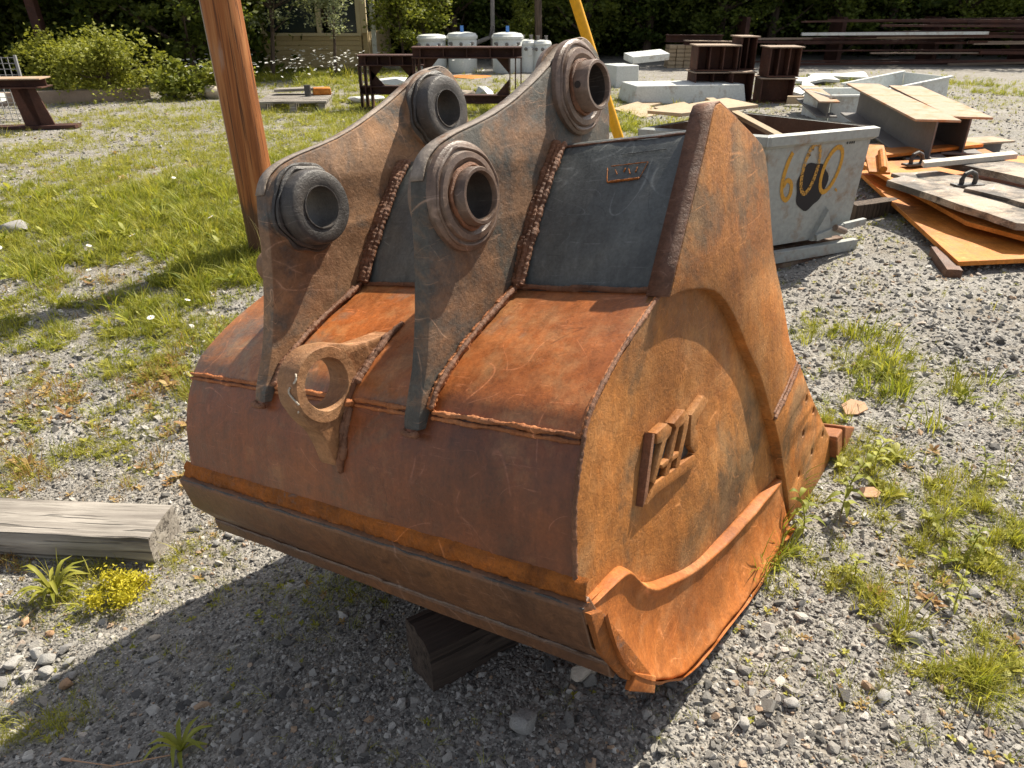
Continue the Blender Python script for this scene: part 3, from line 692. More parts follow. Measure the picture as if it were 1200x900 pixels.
# flare under the heel rim, worn and ragged
V = []; F_ = []
for i in range(nr):
    p = rim[i]; q = .006*mnoise.noise(Vector((i*.35, 1, 7)))
    V += [(-.028, p[0], p[1]), (-.020, p[0]+.004, p[1]-.014+q), (.03, p[0]+.01, p[1]-.012+q), (.05, p[0]+.01, p[1]+.02)]
for i in range(nr-1):
    for j in range(3): a = i*4+j; F_.append((a, a+1, a+5, a+4))
mk('rim_underside', V, F_, M['heel'], bk, 60)
plate('corner_tab', [(-.169,.310),(-.129,.288),(-.06,.16),(.023,.007),(.004,-.004),(-.086,.093),(-.150,.205)], -.018, -.004, M['weld_or'], bev=.003)
plate('corner_tab', [(-.055,.085),(.022,.012),(.008,-.022),(-.082,.062)], -.026, -.010, M['heel'], bev=.003)
plate('wear_block', [(.30,-.125),(.46,-.150),(.45,-.188),(.42,-.195),(.33,-.172)], .01, .12, M['heel'], bev=.004)

# --- letters cast on the side, a slanted badge standing proud
badge = empty('badge', (0, 0, 0)); badge.parent = bk
Ls = (.013, .036)
def glyph(P): plate('letter', P, Ls[0], Ls[1], M['side'], bev=.0022, parent=badge)
glyph([(.194,.487),(.246,.486),(.266,.468),(.256,.455),(.236,.452),(.168,.385),(.158,.394),(.214,.457),(.193,.463)])
plate('letter_side', [(.112,.358),(.183,.492),(.192,.486),(.137,.372)], .016, .036, M['weld_br'], bev=.0015, parent=badge)  # dark strip stands in for the shaded left face of the letters
plate('badge_back', [(.140,.372),(.192,.480),(.256,.470),(.272,.462),(.345,.468),(.352,.455),(.395,.425),(.378,.352)], .0265, .034, M['boss'], bev=.001, parent=badge)
glyph([(.125,.358),(.164,.385),(.364,.354),(.378,.334),(.355,.325),(.173,.358)])
glyph([(.274,.473),(.332,.480),(.353,.454),(.341,.431),(.283,.363),(.264,.370),(.320,.441),(.322,.450),(.298,.452),(.232,.371),(.212,.378),(.284,.458)])
glyph([(.200,.411),(.238,.406),(.292,.399),(.290,.388),(.239,.394),(.208,.398)])
glyph([(.365,.452),(.437,.470),(.462,.446),(.415,.431),(.391,.428),(.379,.411),(.391,.402),(.396,.380),(.384,.354),(.365,.356),(.347,.382),(.352,.415)])

# --- two pin brackets with bosses
br = [(-.086,.566),(-.078,.590),(-.055,.632),(-.030,.676),(-.008,.73),(.012,.787),(.032,.855),(.048,.92),(.060,.985),(.074,1.04),(.098,1.076),(.140,1.100),(.20,1.115),(.26,1.124),(.339,1.138),(.425,1.161),(.521,1.196),(.585,1.224),(.635,1.248),(.675,1.264),(.712,1.274),(.745,1.276),(.775,1.266),(.802,1.244),(.822,1.208),(.833,1.15),(.833,1.08),(.815,1.0),(.74,.95),(.62,.90),(.5,.84),(.36,.70),(.2,.65),(.04,.59),(-.04,.552)]
PL, PU = (.178, .990), (.716, 1.170)
br0 = br
for s_a, s_b, kind in ((.405, .449, 0), (.930, .972, 1)):
    PU = (.714, 1.168) if kind else (.680, 1.164)
    br = [(u+.045*max(0, min(1, (u-.45)/.3)), v+.008*max(0, min(1, (u-.45)/.3))) for u, v in br0] if kind else br0
    bmat = M['ear'] if kind else M['ear_c']
    plate('pin_bracket', br, s_a, s_b, bmat, holes=[(PL[0], PL[1], .050), (PU[0], PU[1], .050)], bev=.004)
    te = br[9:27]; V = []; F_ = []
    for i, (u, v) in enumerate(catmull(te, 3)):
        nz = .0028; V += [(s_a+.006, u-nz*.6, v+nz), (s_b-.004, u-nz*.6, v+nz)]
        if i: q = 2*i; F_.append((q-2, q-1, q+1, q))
    o = mk('worn_top_edge', V, F_, M['worn'], bk, 60); m_ = o.modifiers.new('solid', 'SOLIDIFY'); m_.thickness = .004; m_.offset = 0  # edge wear, coloured paler to stand in for sun on the top
    # welds down the foot and up the torque box, on the face that shows
    foot = [(s_a-.006, u-.004, v+.006) for u, v in up_o[::-1]]
    bead(ragged(foot, .004, s_a*9), .014, M['weld'] if not kind else M['weld_br'], step=.005, rip=.25)
    bead(ragged([(p[0]-.010, p[1]-.004, p[2]+.006) for p in foot], .004, s_a*5), .008, M['weld_br'], step=.006)
    for r_, o1, o2 in ((.017, .004, 0), (.012, .018, .010), (.010, .028, .002)):
        bead(ragged([(s_a-o1, u-.006-o2*.5, v+.006) for u, v in ((.30,.757),(.36,.840),(.42,.910),(.49,.984),(.535,1.024),(.56,1.042))], .006, r_*500), r_, M['weld_br'], step=.006, rip=.3)
    bead(ragged([(s_b+.006, u-.004, v+.005) for u, v in up_o[::-1]], .004, s_a*3), .010, M['weld_br'], step=.007)
    bead([(s_a-.002, -.092, .560), (s_a+.02, -.094, .556), (s_b+.004, -.090, .560)], .010, M['weld_br'], step=.006)
    for j, c in enumerate((PL, PU)):
        if kind == 0:
            # stepped collar and open pipe
            lathe('collar', [(s_a+.002,.114),(s_a-.010,.112),(s_a-.016,.104),(s_a-.016,.094),(s_a-.024,.090),(s_a-.026,.078),(s_a-.020,.070),(s_a-.020,.052),(s_a+.002,.052)], c, M['pipe'], ecc=.02)
            lathe('collar_weld', [(s_a-.016+.004*math.cos(a), .100+.004*math.sin(a)) for a in np.linspace(0, 6.283, 9)[:-1]], c, M['pipe'], n=90, ecc=.06)
            e_ = s_a-.052-(.014 if j else 0)
            lathe('pipe', [(s_a-.018,.0605),(e_+.004,.0595),(e_,.057),(e_,.0505),(e_+.004,.0485),(s_b+.02,.0485),(s_b+.02,.0605)], c, M['pipe'])
            lathe('pipe_weld', [(s_a-.022+.007*math.cos(a), .062+.006*math.sin(a)) for a in np.linspace(0, 6.283, 9)[:-1]], c, M['weld_br'], n=90, ecc=.10)
            # bored-out inside and the lock-pin hole
            lathe('bore', [(e_+.012,.0480),(s_b+.018,.0480),(s_b+.018,.0470),(e_+.012,.0470)], c, M['bore'])
            a = R(172 if j else -60)
            ctr = Vector((s_a-.040, c[0]+.0600*math.cos(a), c[1]+.0600*math.sin(a))); nrm = Vector((0, math.cos(a), math.sin(a))); tx = Vector((1, 0, 0)); ty_ = nrm.cross(tx)
            mb = MB(); mb.tube([ctr-nrm*.004, ctr+nrm*.0012], .0085 if j else .006, 14); mb.build('pin_hole', M['bore'], bk)
            lathe('back_collar', [(s_b-.002,.110),(s_b+.014,.106),(s_b+.02,.06),(s_b-.002,.06)], c, M['pipe'])
        else:
            lathe('boss_base', [(s_a+.002,.112),(s_a-.008,.110),(s_a-.014,.100),(s_a-.012,.055),(s_a+.002,.055)], c, M['ear'], ecc=.03)
            for rr, so in ((.103, .010), (.095, .020)):
                lathe('boss_weld', [(s_a-so+.006*math.cos(a), rr+.006*math.sin(a)) for a in np.linspace(0, 6.283, 9)[:-1]], c, M['boss'], n=90, ecc=.12)
            lathe('boss', [(s_a+.0,.094),(s_a-.030,.0925),(s_a-.058,.0905),(s_a-.064,.088),(s_a-.066,.0855),(s_a-.066,.054),(s_a-.064,.0505),(s_a-.054,.0495),(s_b+.02,.0495),(s_b+.02,.09)], c, M['boss'], ecc=.006)
            lathe('seal_lip', [(s_a-.064,.0530),(s_a-.0685,.0525),(s_a-.0685,.0500),(s_a-.060,.0490)], c, M['boss'])
# --- lifting eye between the brackets, with pointed welded wings
eye_o = [(.168,.692),(.120,.694),(.070,.697),(.030,.700),(.004,.704),(-.020,.715),(-.052,.727),(-.095,.732),(-.135,.720),(-.165,.692),(-.180,.650),(-.175,.608),(-.160,.576),(-.142,.545),(-.132,.505),(-.124,.458),(-.104,.478),(-.07,.535),(-.035,.58),(.03,.63),(.10,.665)]
plate('lifting_eye', catmull(eye_o, 4, True), .655, .712, M['eye'], holes=[(-.096,.648,.058)], bev=.004)
lathe('eye_ring', [(.650,.0835),(.655,.0855),(.712,.0855),(.716,.083),(.716,.060),(.712,.0575),(.655,.0575),(.650,.060)], (-.096,.648), M['eye'], ecc=.03)
for a0, a1, rr in ((2.5, 2.75, .0865), (2.85, 3.3, .0865), (3.5, 3.6, .0865)):
    bead([(.660+.012*math.sin(a*9), -.096+rr*math.cos(a), .648+rr*math.sin(a)) for a in np.linspace(a0, a1, 8)], .003, M['rockp'], name='paint_scrape', step=.003, rip=.5)
bead(ragged([(.650, u, v) for u, v in ((.170,.700),(.10,.690),(.03,.652),(-.02,.625),(-.055,.585),(-.088,.53),(-.115,.47),(-.125,.44))], .004, 4), .011, M['weld_br'], step=.006)
bead(ragged([(.640, u-.006, v+.006) for u, v in ((.16,.704),(.10,.684),(.03,.648),(-.02,.618))], .004, 6), .010, M['weld_br'], step=.006)
bead(ragged([(.640, u-.004, v) for u, v in ((-.055,.578),(-.088,.524),(-.112,.47))], .004, 9), .010, M['weld_br'], step=.006)
bead([(.652, -.052, .592), (.645, -.056, .585), (.640, -.06, .580)], .016, M['weld'], step=.005)
# --- teeth along the lip
for i in range(5):
    sc_ = .03+i*(W_-.06)/4; t_ = empty('tooth', (sc_, 0, 0)); t_.parent = bk
    mb = MB(); mb.add([(-.058,1.44,-.195),(.058,1.44,-.195),(.058,1.44,-.108),(-.058,1.44,-.108),(-.046,1.565,-.215),(.046,1.565,-.215),(.046,1.565,-.135),(-.046,1.565,-.135)], [(0,3,2,1),(4,5,6,7),(0,1,5,4),(1,2,6,5),(2,3,7,6),(3,0,4,7)])
    mb.build('adapter', M['tooth'], t_, bev=.006)
    mb = MB(); mb.add([(-.056,1.545,-.235),(.056,1.545,-.235),(.056,1.56,-.122),(-.056,1.56,-.122),(-.040,1.84,-.275),(.018,1.84,-.275),(.018,1.84,-.258),(-.040,1.84,-.258)], [(0,3,2,1),(4,5,6,7),(0,1,5,4),(1,2,6,5),(2,3,7,6),(3,0,4,7)])
    mb.build('tooth_point', M['tooth'], t_, bev=.007)
# a snapped-off bolt lug showing beyond the far bracket
lathe('far_pivot_stub', [(W_-.02,.05),(W_+.03,.05),(W_+.03,.02),(W_-.02,.02)], (.33,.80), M['ear'])

def settle(o, seen):
    for ch in [q for q in bpy.data.objects if q.parent == o]:
        l = ch.location; ch.location = (l[1], l[0], l[2])
        if ch.type == 'MESH' and ch.data.name not in seen:
            seen.add(ch.data.name); me = ch.data; n = len(me.vertices); a = np.empty(n*3, np.float32); me.vertices.foreach_get('co', a)
            a = a.reshape(-1, 3)[:, [1, 0, 2]]; me.vertices.foreach_set('co', np.ascontiguousarray(a).ravel()); me.flip_normals(); me.update()
        settle(ch, seen)
settle(bk, set())

# ================================================================== things on the ground near the bucket
def woodbeam(name, a, b, wd, ht, mat, label, cat, seed=0, rag=.004, roll=0, group=None):
    """squared timber from a to b (centre line), ends slightly uneven"""
    a, b = Vector(a), Vector(b); L = (b-a).length; d = (b-a).normalized(); n = max(4, int(L/.06)); V = []; F_ = []; K = 16
    for i in range(n+1):
        x = -L/2+L*i/n
        for k_ in range(K):
            t = 2*math.pi*k_/K+math.pi/4; cx, cy = math.cos(t), math.sin(t); q = 1/max(abs(cx), abs(cy)); q = min(q, 1.33)
            p = Vector((x, cx*q*wd/2, cy*q*ht/2)); nn = mnoise.noise(p*9+Vector((seed, 0, 0)))*rag+mnoise.noise(Vector((x*1.2, k_, seed)))*rag
            p.y += nn; p.z += nn*.8; V.append(p+Vector((mnoise.noise(Vector((p.y*30, p.z*30, seed)))*rag*1.5, 0, 0)) if i in (0, n) else p)
    for i in range(n):
        for k_ in range(K): q, r_ = i*K+k_, i*K+(k_+1) % K; F_.append((q, r_, r_+K, q+K))
    F_ += [tuple(range(K)), tuple(range(n*K, n*K+K))[::-1]]
    o = mk(name, V, F_, mat, None, 32); o.location = (a+b)/2
    o.rotation_mode = 'QUATERNION'; o.rotation_quaternion = d.to_track_quat('X', 'Z') @ Euler((roll, 0, 0)).to_quaternion()
    return tag(o, label, cat, group)
woodbeam('wood_block', (-.235, 1.345, .022), (.20, 1.62, .028), .145, .16, M['block'], 'short dark timber block propping up the near side of the rusty bucket', 'wood block', 3, .006)
woodbeam('timber', (-2.95, 2.34, -.30), (-1.31, 2.215, -.292), .20, .135, M['timber'], 'weathered grey squared timber lying on the gravel left of the bucket', 'timber', 8, .005, R(4))

def rock(x, y, s, seed, mat, label, sink=.3, group=None, sq=(1, .8, .6), rz=None, dz=0):
    me = stone_mesh(seed, 18, sq, mat, True); me.name = 'rock'; o = link('rock', me, None, None, 30); o.scale = (s, s, s); o.rotation_euler = (0, 0, rz if rz is not None else seed)
    o.location = (x, y, gz(x, y)+s*sq[2]*(1-sink)+dz); return tag(o, label, 'rock', group)
rock(.026, 1.150, .040, 101, M['rock'], 'smooth rounded grey rock in the shadow near the bottom edge of the photo', .25, sq=(1, .9, .7))
rock(.178, 1.285, .042, 102, M['rockp'], 'pale flat tan stone tucked below the lower front corner of the bucket', .1, sq=(1, .7, .6), rz=.4)
rock(-.40, 1.300, .016, 103, M['rock'], 'round pale pebble in the shadow, below and left of the dark wood block', .2)
rock(-.544, 1.386, .014, 104, M['rockp'], 'small pebble in the shade, farther left than the round pale one')
rock(-.16, 1.225, .013, 116, M['rock'], 'angular white pebble at the foot of the dark wood block')
rock(-1.53, 1.79, .020, 106, M['rockt'], 'orange tan stone on sunlit gravel left of the yellow bush')
rock(-1.15, 1.735, .024, 107, M['rockp'], 'flat brownish stone half in shadow below the yellow bush', sq=(1, .6, .3))
rock(-1.105, 1.625, .028, 108, M['rock'], 'long grey stone in the shadow right of the stone pile', sq=(1, .5, .35), rz=.5)
rock(-1.64, 1.84, .026, 109, M['rockt'], 'tan stone in front of the long leaved rosette under the timber')
rock(1.037, 1.386, .026, 110, M['rock'], 'pale grey stone among the sparse weeds at lower right')
rock(1.285, 1.555, .030, 111, M['rock'], 'flat grey stone near the right edge, low in the photo', sq=(1, .8, .35))
rock(.525, 1.131, .024, 112, M['rock'], 'white angular stone just right of the bucket shadow at the bottom edge')
rock(.651, 1.187, .023, 113, M['rock'], 'grey angular stone second right of the bucket shadow at the bottom')
rock(.875, 1.205, .026, 114, M['rock'], 'flat sided grey stone at the bottom, right of the two angular stones', sq=(1, .8, .5))
rock(.69, 1.95, .022, 115, M['rockp'], 'pale stone between grass clumps beside the side plate of the bucket')
rock(-3.72, 5.45, .14, 117, M['rock'], 'half buried grey boulder in the green grass at the left edge', .55, sq=(1, .7, .4))
rock(2.11, 3.26, .030, 118, M['rock'], 'small dark flat stone on open gravel at far right', sq=(1, .7, .35))
for i, (x, y, s) in enumerate([(-1.57,1.66,.036),(-1.52,1.70,.030),(-1.47,1.67,.034),(-1.43,1.71,.026),(-1.50,1.61,.028),(-1.44,1.62,.030),(-1.385,1.655,.024),(-1.40,1.60,.020),(-1.56,1.58,.03),(-1.35,1.60,.022)]):
    rock(x, y, s, 130+i, M['rock'], 'grey angular stone, %s in the little pile at the lower left edge' % ['far left', 'back left', 'upper middle', 'back right', 'front middle', 'centre right', 'right side', 'front right', 'front left', 'far right'][i], .2, 'stones piled at the lower left', sq=(1, .8, .6))
rock(-1.345, 1.565, .027, 145, M['rockt'], 'orange tan stone at the right end of the little stone pile', .2)
for (x, y, s, z) in ((-1.09,2.27,.026,'largest'),(-1.045,2.24,.022,'second from the right'),(-1.01,2.26,.020,'rightmost'),(-1.125,2.22,.018,'leftmost')):
    rock(x, y, s, int(s*9000), M['rock'], 'grey stone, %s in the cluster below the far lower bucket corner' % z, .2, 'stones by the far corner')
# fallen chips of bark or rust
def chip(x, y, sx, sy, rz, mat, label):
    v = [(-sx, -sy*.6, 0), (-sx*.3, -sy, .004), (sx*.8, -sy*.7, .002), (sx, sy*.1, .006), (sx*.4, sy, .003), (-sx*.7, sy*.6, .005)]
    mb = MB(); mb.add(v+[(a, b, c_+.006) for a, b, c_ in v], [(5,4,3,2,1,0), (6,7,8,9,10,11)]+[(i, (i+1) % 6, 6+(i+1) % 6, 6+i) for i in range(6)])
    o = mb.build('chip', mat, None, 30, .001); o.location = (x, y, gz(x, y)+.012); o.rotation_euler = (.15, -.1, rz); tag(o, label, 'debris')
M['chipm'] = plain('tan_chip', (.50, .30, .18), .8, .2, 10)
chip(1.375, 2.60, .055, .045, .3, M['chipm'], 'flat tan chip lying behind the bucket tooth on weedy gravel')
chip(1.19, 2.02, .035, .028, -.4, M['chipm'], 'small brown rusty chip with dark spots between weeds at right')

# plants that read one by one
def plant(name, me_list, x, y, label, cat, s=1, rz=0, group=None, dz=0):
    r_ = empty(name, (x, y, gz(x, y)+dz), rz, label, cat, group); r_.scale = (s, s, s)
    for nm, me in me_list: o = bpy.data.objects.new(nm, me); C.objects.link(o); o.parent = r_
    return r_
def longrosette(n, L, wd, mat, seed, rise):
    r = random.Random(seed); V = []; F_ = []
    for b in range(n):
        a = b*2.4+r.gauss(0, .25); l = L*r.uniform(.6, 1.1); ca, sa = math.cos(a), math.sin(a); q0 = len(V); up = rise*r.uniform(.5, 1.3); seg = 6
        for i in range(seg+1):
            t = i/seg; rr = l*(t*.8+.2*t*t); z = l*up*(math.sin(min(1, t*1.1)*2.2)*.55); ww = wd*(math.sin(math.pi*min(1, .12+t*.88))**.8)*.5
            fold = ww*.35
            V += [(ca*rr-sa*ww, sa*rr+ca*ww, z+fold), (ca*rr, sa*rr, z), (ca*rr+sa*ww, sa*rr-ca*ww, z+fold)]
        for i in range(seg): q = q0+3*i; F_ += [(q, q+1, q+4, q+3), (q+1, q+2, q+5, q+4)]
    me = bpy.data.meshes.new('leaves'); me.from_pydata(V, [], F_); me.materials.append(mat)
    for p in me.polygons: p.use_smooth = True
    return me
def stemplant(h, nl, L, wd, mat, seed, lean=.2):
    r = random.Random(seed); V = []; F_ = []
    def sten(t): return Vector((lean*h*t*t, .1*h*math.sin(t*2+seed)*t, h*t))
    for b in range(nl):
        t = .12+.88*b/(nl-1); p0 = sten(t); a = b*2.4+r.gauss(0, .3); l = L*r.uniform(.6, 1.1)*(1-.45*t); q0 = len(V)
        d = Vector((math.cos(a), math.sin(a), .55+.5*t)); sdv = Vector((-math.sin(a), math.cos(a), 0))
        for i in range(6):
            u = i/5; p = p0+d*l*u*.8+Vector((0, 0, -.75*l*u*u)); ww = wd*math.sin(math.pi*min(1, .08+u*.92))*.5
            V += [p-sdv*ww+Vector((0, 0, ww*.4)), p, p+sdv*ww+Vector((0, 0, ww*.4))]
        for i in range(5): q = q0+3*i; F_ += [(q, q+1, q+4, q+3), (q+1, q+2, q+5, q+4)]
    me = bpy.data.meshes.new('leaves'); me.from_pydata([tuple(v) for v in V], [], F_); me.materials.append(mat)
    mb = MB(); mb.tube([sten(t) for t in np.linspace(0, 1, 7)], [.0028*(1-.6*t) for t in np.linspace(0, 1, 7)], 6); ms = bpy.data.meshes.new('stem'); ms.from_pydata([tuple(v) for v in mb.v], [], mb.f); ms.materials.append(M['weedleaf'])
    for me_ in (me,):
        for p in me_.polygons: p.use_smooth = True
    return [('leaves', me), ('stem', ms)]
plant('rosette_plant', [('leaves', longrosette(24, .125, .015, M['grassy'], 3, 1.25))], -1.61, 1.97, 'pale green rosette of long leaves in front of the grey timber', 'plant')
plant('rosette_plant', [('leaves', longrosette(12, .10, .012, M['weedleaf'], 4, 1.2))], -.84, 1.235, 'green strap leaved rosette in the bucket shadow at the bottom edge', 'plant')
plant('rosette_plant', [('leaves', longrosette(9, .09, .010, M['grass'], 6, 1.4))], -.14, 1.40, 'thin grass clump right of the dark wood block in the shade', 'plant')
plant('leafy_weed', stemplant(.20, 17, .11, .020, M['weedleaf'], 1), 1.06, 1.92, 'tall leafy weed with long pointed leaves right of the bucket', 'weed')
plant('leafy_weed', stemplant(.15, 13, .10, .018, M['weedleaf'], 2, -.3), 1.28, 2.18, 'leafy weed behind the tallest weed, right of the bucket', 'weed', rz=1)
plant('leafy_weed', stemplant(.13, 12, .10, .018, M['weedleaf'], 5, .3), .90, 1.82, 'leafy weed closest to the side plate of the bucket', 'weed', rz=2)
plant('leafy_weed', stemplant(.12, 12, .08, .014, M['weedleaf'], 7, .3), 1.36, 1.72, 'leafy weed by the right edge of the photo, half way down', 'weed', rz=4)
for i, (x, y, h_, l) in enumerate([(1.52,2.45,.12,'slim leafy weed behind the other weeds, level with the tooth'), (1.20,1.50,.10,'slim leafy weed in the lower right weeds, nearest the camera'), (1.62,2.10,.11,'slim leafy weed close to the right edge, above the others'), (.98,1.62,.09,'small leafy weed between the side plate and the lower right stones')]):
    plant('leafy_weed', stemplant(h_, 11, .07, .011, M['weedleaf'], 20+i, .2), x, y, l, 'weed', rz=i*1.4)
for i, (x, y, s, l) in enumerate([(.70,1.62,.15,'nearest'), (.80,1.80,.17,'middle'), (.92,2.02,.19,'farthest')]):
    plant('grass_clump', [('blades', tuft(34, 1, .2, .035, .9, M['grass'], 60+i))], x, y, l+' of the three tall grass clumps along the foot of the side plate', 'grass clump', s, group=None)
for i, (x, y, s, l) in enumerate([(1.72, 3.02, .20, 'tall spiky grass clump on the gravel at right, farthest of its group'), (1.62, 2.72, .20, 'dense bushy grass clump behind the bucket tooth'), (1.44, 3.30, .13, 'low grass clump near the front edge of the ear plate'), (1.88, 2.75, .17, 'grass clump by the right edge, with yellow tips')]):
    plant('grass_clump', [('blades', tuft(40, 1, .3, .03, .7, M['grassy' if i == 3 else 'grass'], 70+i))], x, y, l, 'grass clump', s)
# the golden moss-like bush: a mound of tiny sprigs
def mound(n, R_, H, lf, mat, seed):
    r = np.random.default_rng(seed); a = r.uniform(0, 6.283, n); q = np.sqrt(r.random(n)); h = r.random(n)
    Cn = np.stack([R_*q*np.cos(a), R_*q*np.sin(a)*.8, H*(1-q**2*.8)*h**.5*(1+.5*np.sin(a*3+seed))], 1)
    return leafcloud(Cn, lf, r)
def leafcloud(Cn, size, r, aspect=.5, droop=0):
    n = len(Cn); d = r.normal(0, 1, (n, 3)); d[:, 2] = np.abs(d[:, 2])*.6-droop; d /= np.linalg.norm(d, axis=1)[:, None]
    s_ = np.cross(d, r.normal(0, 1, (n, 3))); s_ /= np.linalg.norm(s_, axis=1)[:, None]; L = size*r.uniform(.6, 1.3, (n, 1))
    up = np.cross(s_, d)
    V = np.stack([Cn, Cn+d*L*.5+s_*L*aspect*.5+up*L*.08, Cn+d*L, Cn+d*L*.5-s_*L*aspect*.5+up*L*.08], 1).reshape(-1, 3)
    return V, np.arange(n*4).reshape(n, 4)
M['gold'] = leaf_mat('golden_moss', (.40, .36, .02), (.68, .58, .05), .3)
rg_ = np.random.default_rng(2); n = 3200; lob = rg_.integers(0, 9, n); lc = rg_.normal(0, 1, (9, 3))*[.042, .03, .012]+[0, 0, .03]; Cn = lc[lob]+rg_.normal(0, 1, (n, 3))*[.017, .017, .017]*(.6+.8*rg_.random((9, 1))[lob]); Cn[:, 2] = np.abs(Cn[:, 2])+.004*rg_.random(n); V, F_ = leafcloud(Cn, .011, rg_)
o = npmesh('foliage', V, F_, M['gold']); rb = empty('yellow_bush', (-1.335, 1.955, gz(-1.335, 1.955)), .3, 'small bright yellow mossy bush on gravel below the timber end', 'bush'); o.parent = rb; rb.scale = (1.2, 1.2, 1.15)
mb = MB(); [mb.tube([(0, 0, 0), (.05*math.cos(a), .04*math.sin(a), .05)], .002, 5) for a in range(6)]; mb.build('stem', M['twig'], rb)
# plantain stalks leaning over the shadow
mb = MB(); mb.tube([(-.86,1.22,.012+gz(-.86,1.22)), (-1.0,1.20,.03+gz(-1,1.2)), (-1.13,1.24,.035+gz(-1.13,1.24))], .0016, 6); mb.tube([(-1.13,1.24,.035+gz(-1.13,1.24)), (-1.165,1.25,.036+gz(-1.16,1.25))], .004, 7)
tag(mb.build('seed_stalk', M['chipm']), 'long thin seed stalk lying over the shadow at lower left', 'seed stalk')

# dry straw tuft against the pole
straw = leaf_mat('straw', (.30, .27, .14), (.50, .44, .26), .3); M['straw'] = straw
plant('straw_tuft', [('blades', tuft(26, 1, .12, .015, .25, straw, 80))], -1.66, 4.90, 'pale dry straw stalks with seedheads standing against the wooden pole', 'grass', .42)
plant('straw_tuft', [('blades', tuft(20, 1, .2, .03, .5, M['grass'], 81))], -1.56, 4.75, 'green grass clump at the foot of the wooden pole', 'grass', .26)

# daisies, one by one
def daisy_mesh():
    mb = MB()
    for i in range(11):
        a = i*2*math.pi/11; ca, sa = math.cos(a), math.sin(a); mb.add([(ca*.006-sa*.003, sa*.006+ca*.003, 0), (ca*.006+sa*.003, sa*.006-ca*.003, 0), (ca*.024+sa*.004, sa*.024-ca*.004, .002), (ca*.026, sa*.026, 0), (ca*.024-sa*.004, sa*.024+ca*.004, .002)], [(0, 1, 2, 3, 4)])
    return mb
root = empty('daisy', (0, 0, 0), 0, 'd', 'daisy', 'daisies in the grass left of the pole')
mb = daisy_mesh(); mb.build('petals', M['petal'], root).location = (0, 0, .17)
mb = MB(); mb.tube([(0, 0, -.002), (0, 0, .004)], [.007, .005], 10); mb.build('flower_centre', M['dcen'], root).location = (0, 0, .17)
mb = MB(); mb.tube([(.03, .01, 0), (.012, .005, .09), (0, 0, .17)], .0018, 5); mb.build('stem', M['grass'], root)
dz_ = [(-3.05,5.05),(-2.95,4.95),(-2.62,5.1),(-2.5,4.75),(-2.75,4.6),(-2.3,4.45),(-2.48,4.2),(-1.98,4.15),(-2.05,3.92),(-2.7,4.25),(-3.5,4.9),(-2.2,5.5),(-3.0,6.6),(-2.0,6.2),(-2.4,6.9)]
od_ = 'first second third fourth fifth sixth seventh eighth ninth tenth eleventh twelfth thirteenth fourteenth fifteenth'.split()
for i, (x, y) in enumerate(dz_):
    d_ = root if i == 0 else copy_tree(root); d_.location = (x, y, gz(x, y)-.02); s = random.uniform(.6, .9); d_.scale = (s, s, s); d_.rotation_euler = (random.uniform(-.5, .1), random.uniform(-.3, .3), random.uniform(0, 6))
    d_['label'] = 'white daisy in the grass left of the pole, %s from the left' % od_[sorted(range(15), key=lambda j: dz_[j][0]/dz_[j][1]).index(i)]
dm = daisy_mesh(); V0 = np.array(dm.v); me = bpy.data.meshes.new('daisyhead'); me.from_pydata([tuple(v*[1, 1, 1]+[0, 0, .2]) for v in V0], [], dm.f); me.materials.append(M['petal'])
n = 520; x = rng.normal(-4.6, 1.5, n); y = rng.normal(16.2, 1.5, n); q = (vnoise(x, y, .9, 8) > .42); x, y = x[q], y[q]; n = len(x); s = rng.uniform(.7, 1.25, n)
scatter('daisies', np.stack([x, y, hg(x, y)], 1), rng.normal(0, .3, (n, 3)), np.stack([s, s, s*2.2], 1), np.zeros(n), [me], 'drift of white daisies in tall grass by the cream cabin', 'daisies')

# ================================================================== pole and guy wire
pole = empty('utility_pole', (-1.739, 5.137, gz(-1.739, 5.137)-.15), 0, 'orange brown wooden utility pole leaning slightly left behind the bucket', 'utility pole')
V = []; F_ = []; n = 60; K = 40; H_ = 8.2
for i in range(n+1):
    t = i/n; z = H_*(t**1.6); r0 = .126-.0035*z
    for k_ in range(K):
        a = 2*math.pi*k_/K; q = r0*(1+.02*mnoise.noise(Vector((math.cos(a)*2, math.sin(a)*2, z*1.5)))+.012*mnoise.noise(Vector((math.cos(a)*9, math.sin(a)*9, z*.8)))-.02*(mnoise.noise(Vector((math.cos(a)*16, math.sin(a)*16, z*.25))) > .42))
        V.append((-.036*z+q*math.cos(a), q*math.sin(a), z))
for i in range(n):
    for k_ in range(K): q, r_ = i*K+k_, i*K+(k_+1) % K; F_.append((q, r_, r_+K, q+K))
F_.append(tuple(range(n*K, n*K+K)))
k = N('pole_wood'); co = k.coord(); g1 = k.noise(k.coord('Object', (30, 30, 1.1)), 1, 8, .65, .4); g2 = k.noise(k.coord('Object', (75, 75, 1.0)), 1, 3)
c = k.ramp(g1, [(.3, (.12, .038, .012)), (.5, (.30, .105, .030)), (.7, (.42, .19, .07))])
c = k.mix(c, (.06, .025, .012), k.math('MULTIPLY', k.ramp(g2, [(.36, 1), (.42, 0)]), .8))
# weathered dark lower end
zz = k.sepz(co); lowf = k.ramp(k.math('ADD', zz, k.math('MULTIPLY', k.noise(k.coord('Object', (9, 9, 3)), 1, 5), .9)), [(.85, 1), (1.75, 0)])
c = k.mix(c, (.075, .042, .026), k.math('MULTIPLY', lowf, .85))
pal = k.ramp(k.noise(k.coord('Object', (8, 8, 1.3)), 1.0, 6, .6), [(.60, 0), (.72, 1)]); c = k.mix(c, (.42, .36, .30), k.math('MULTIPLY', pal, .55))
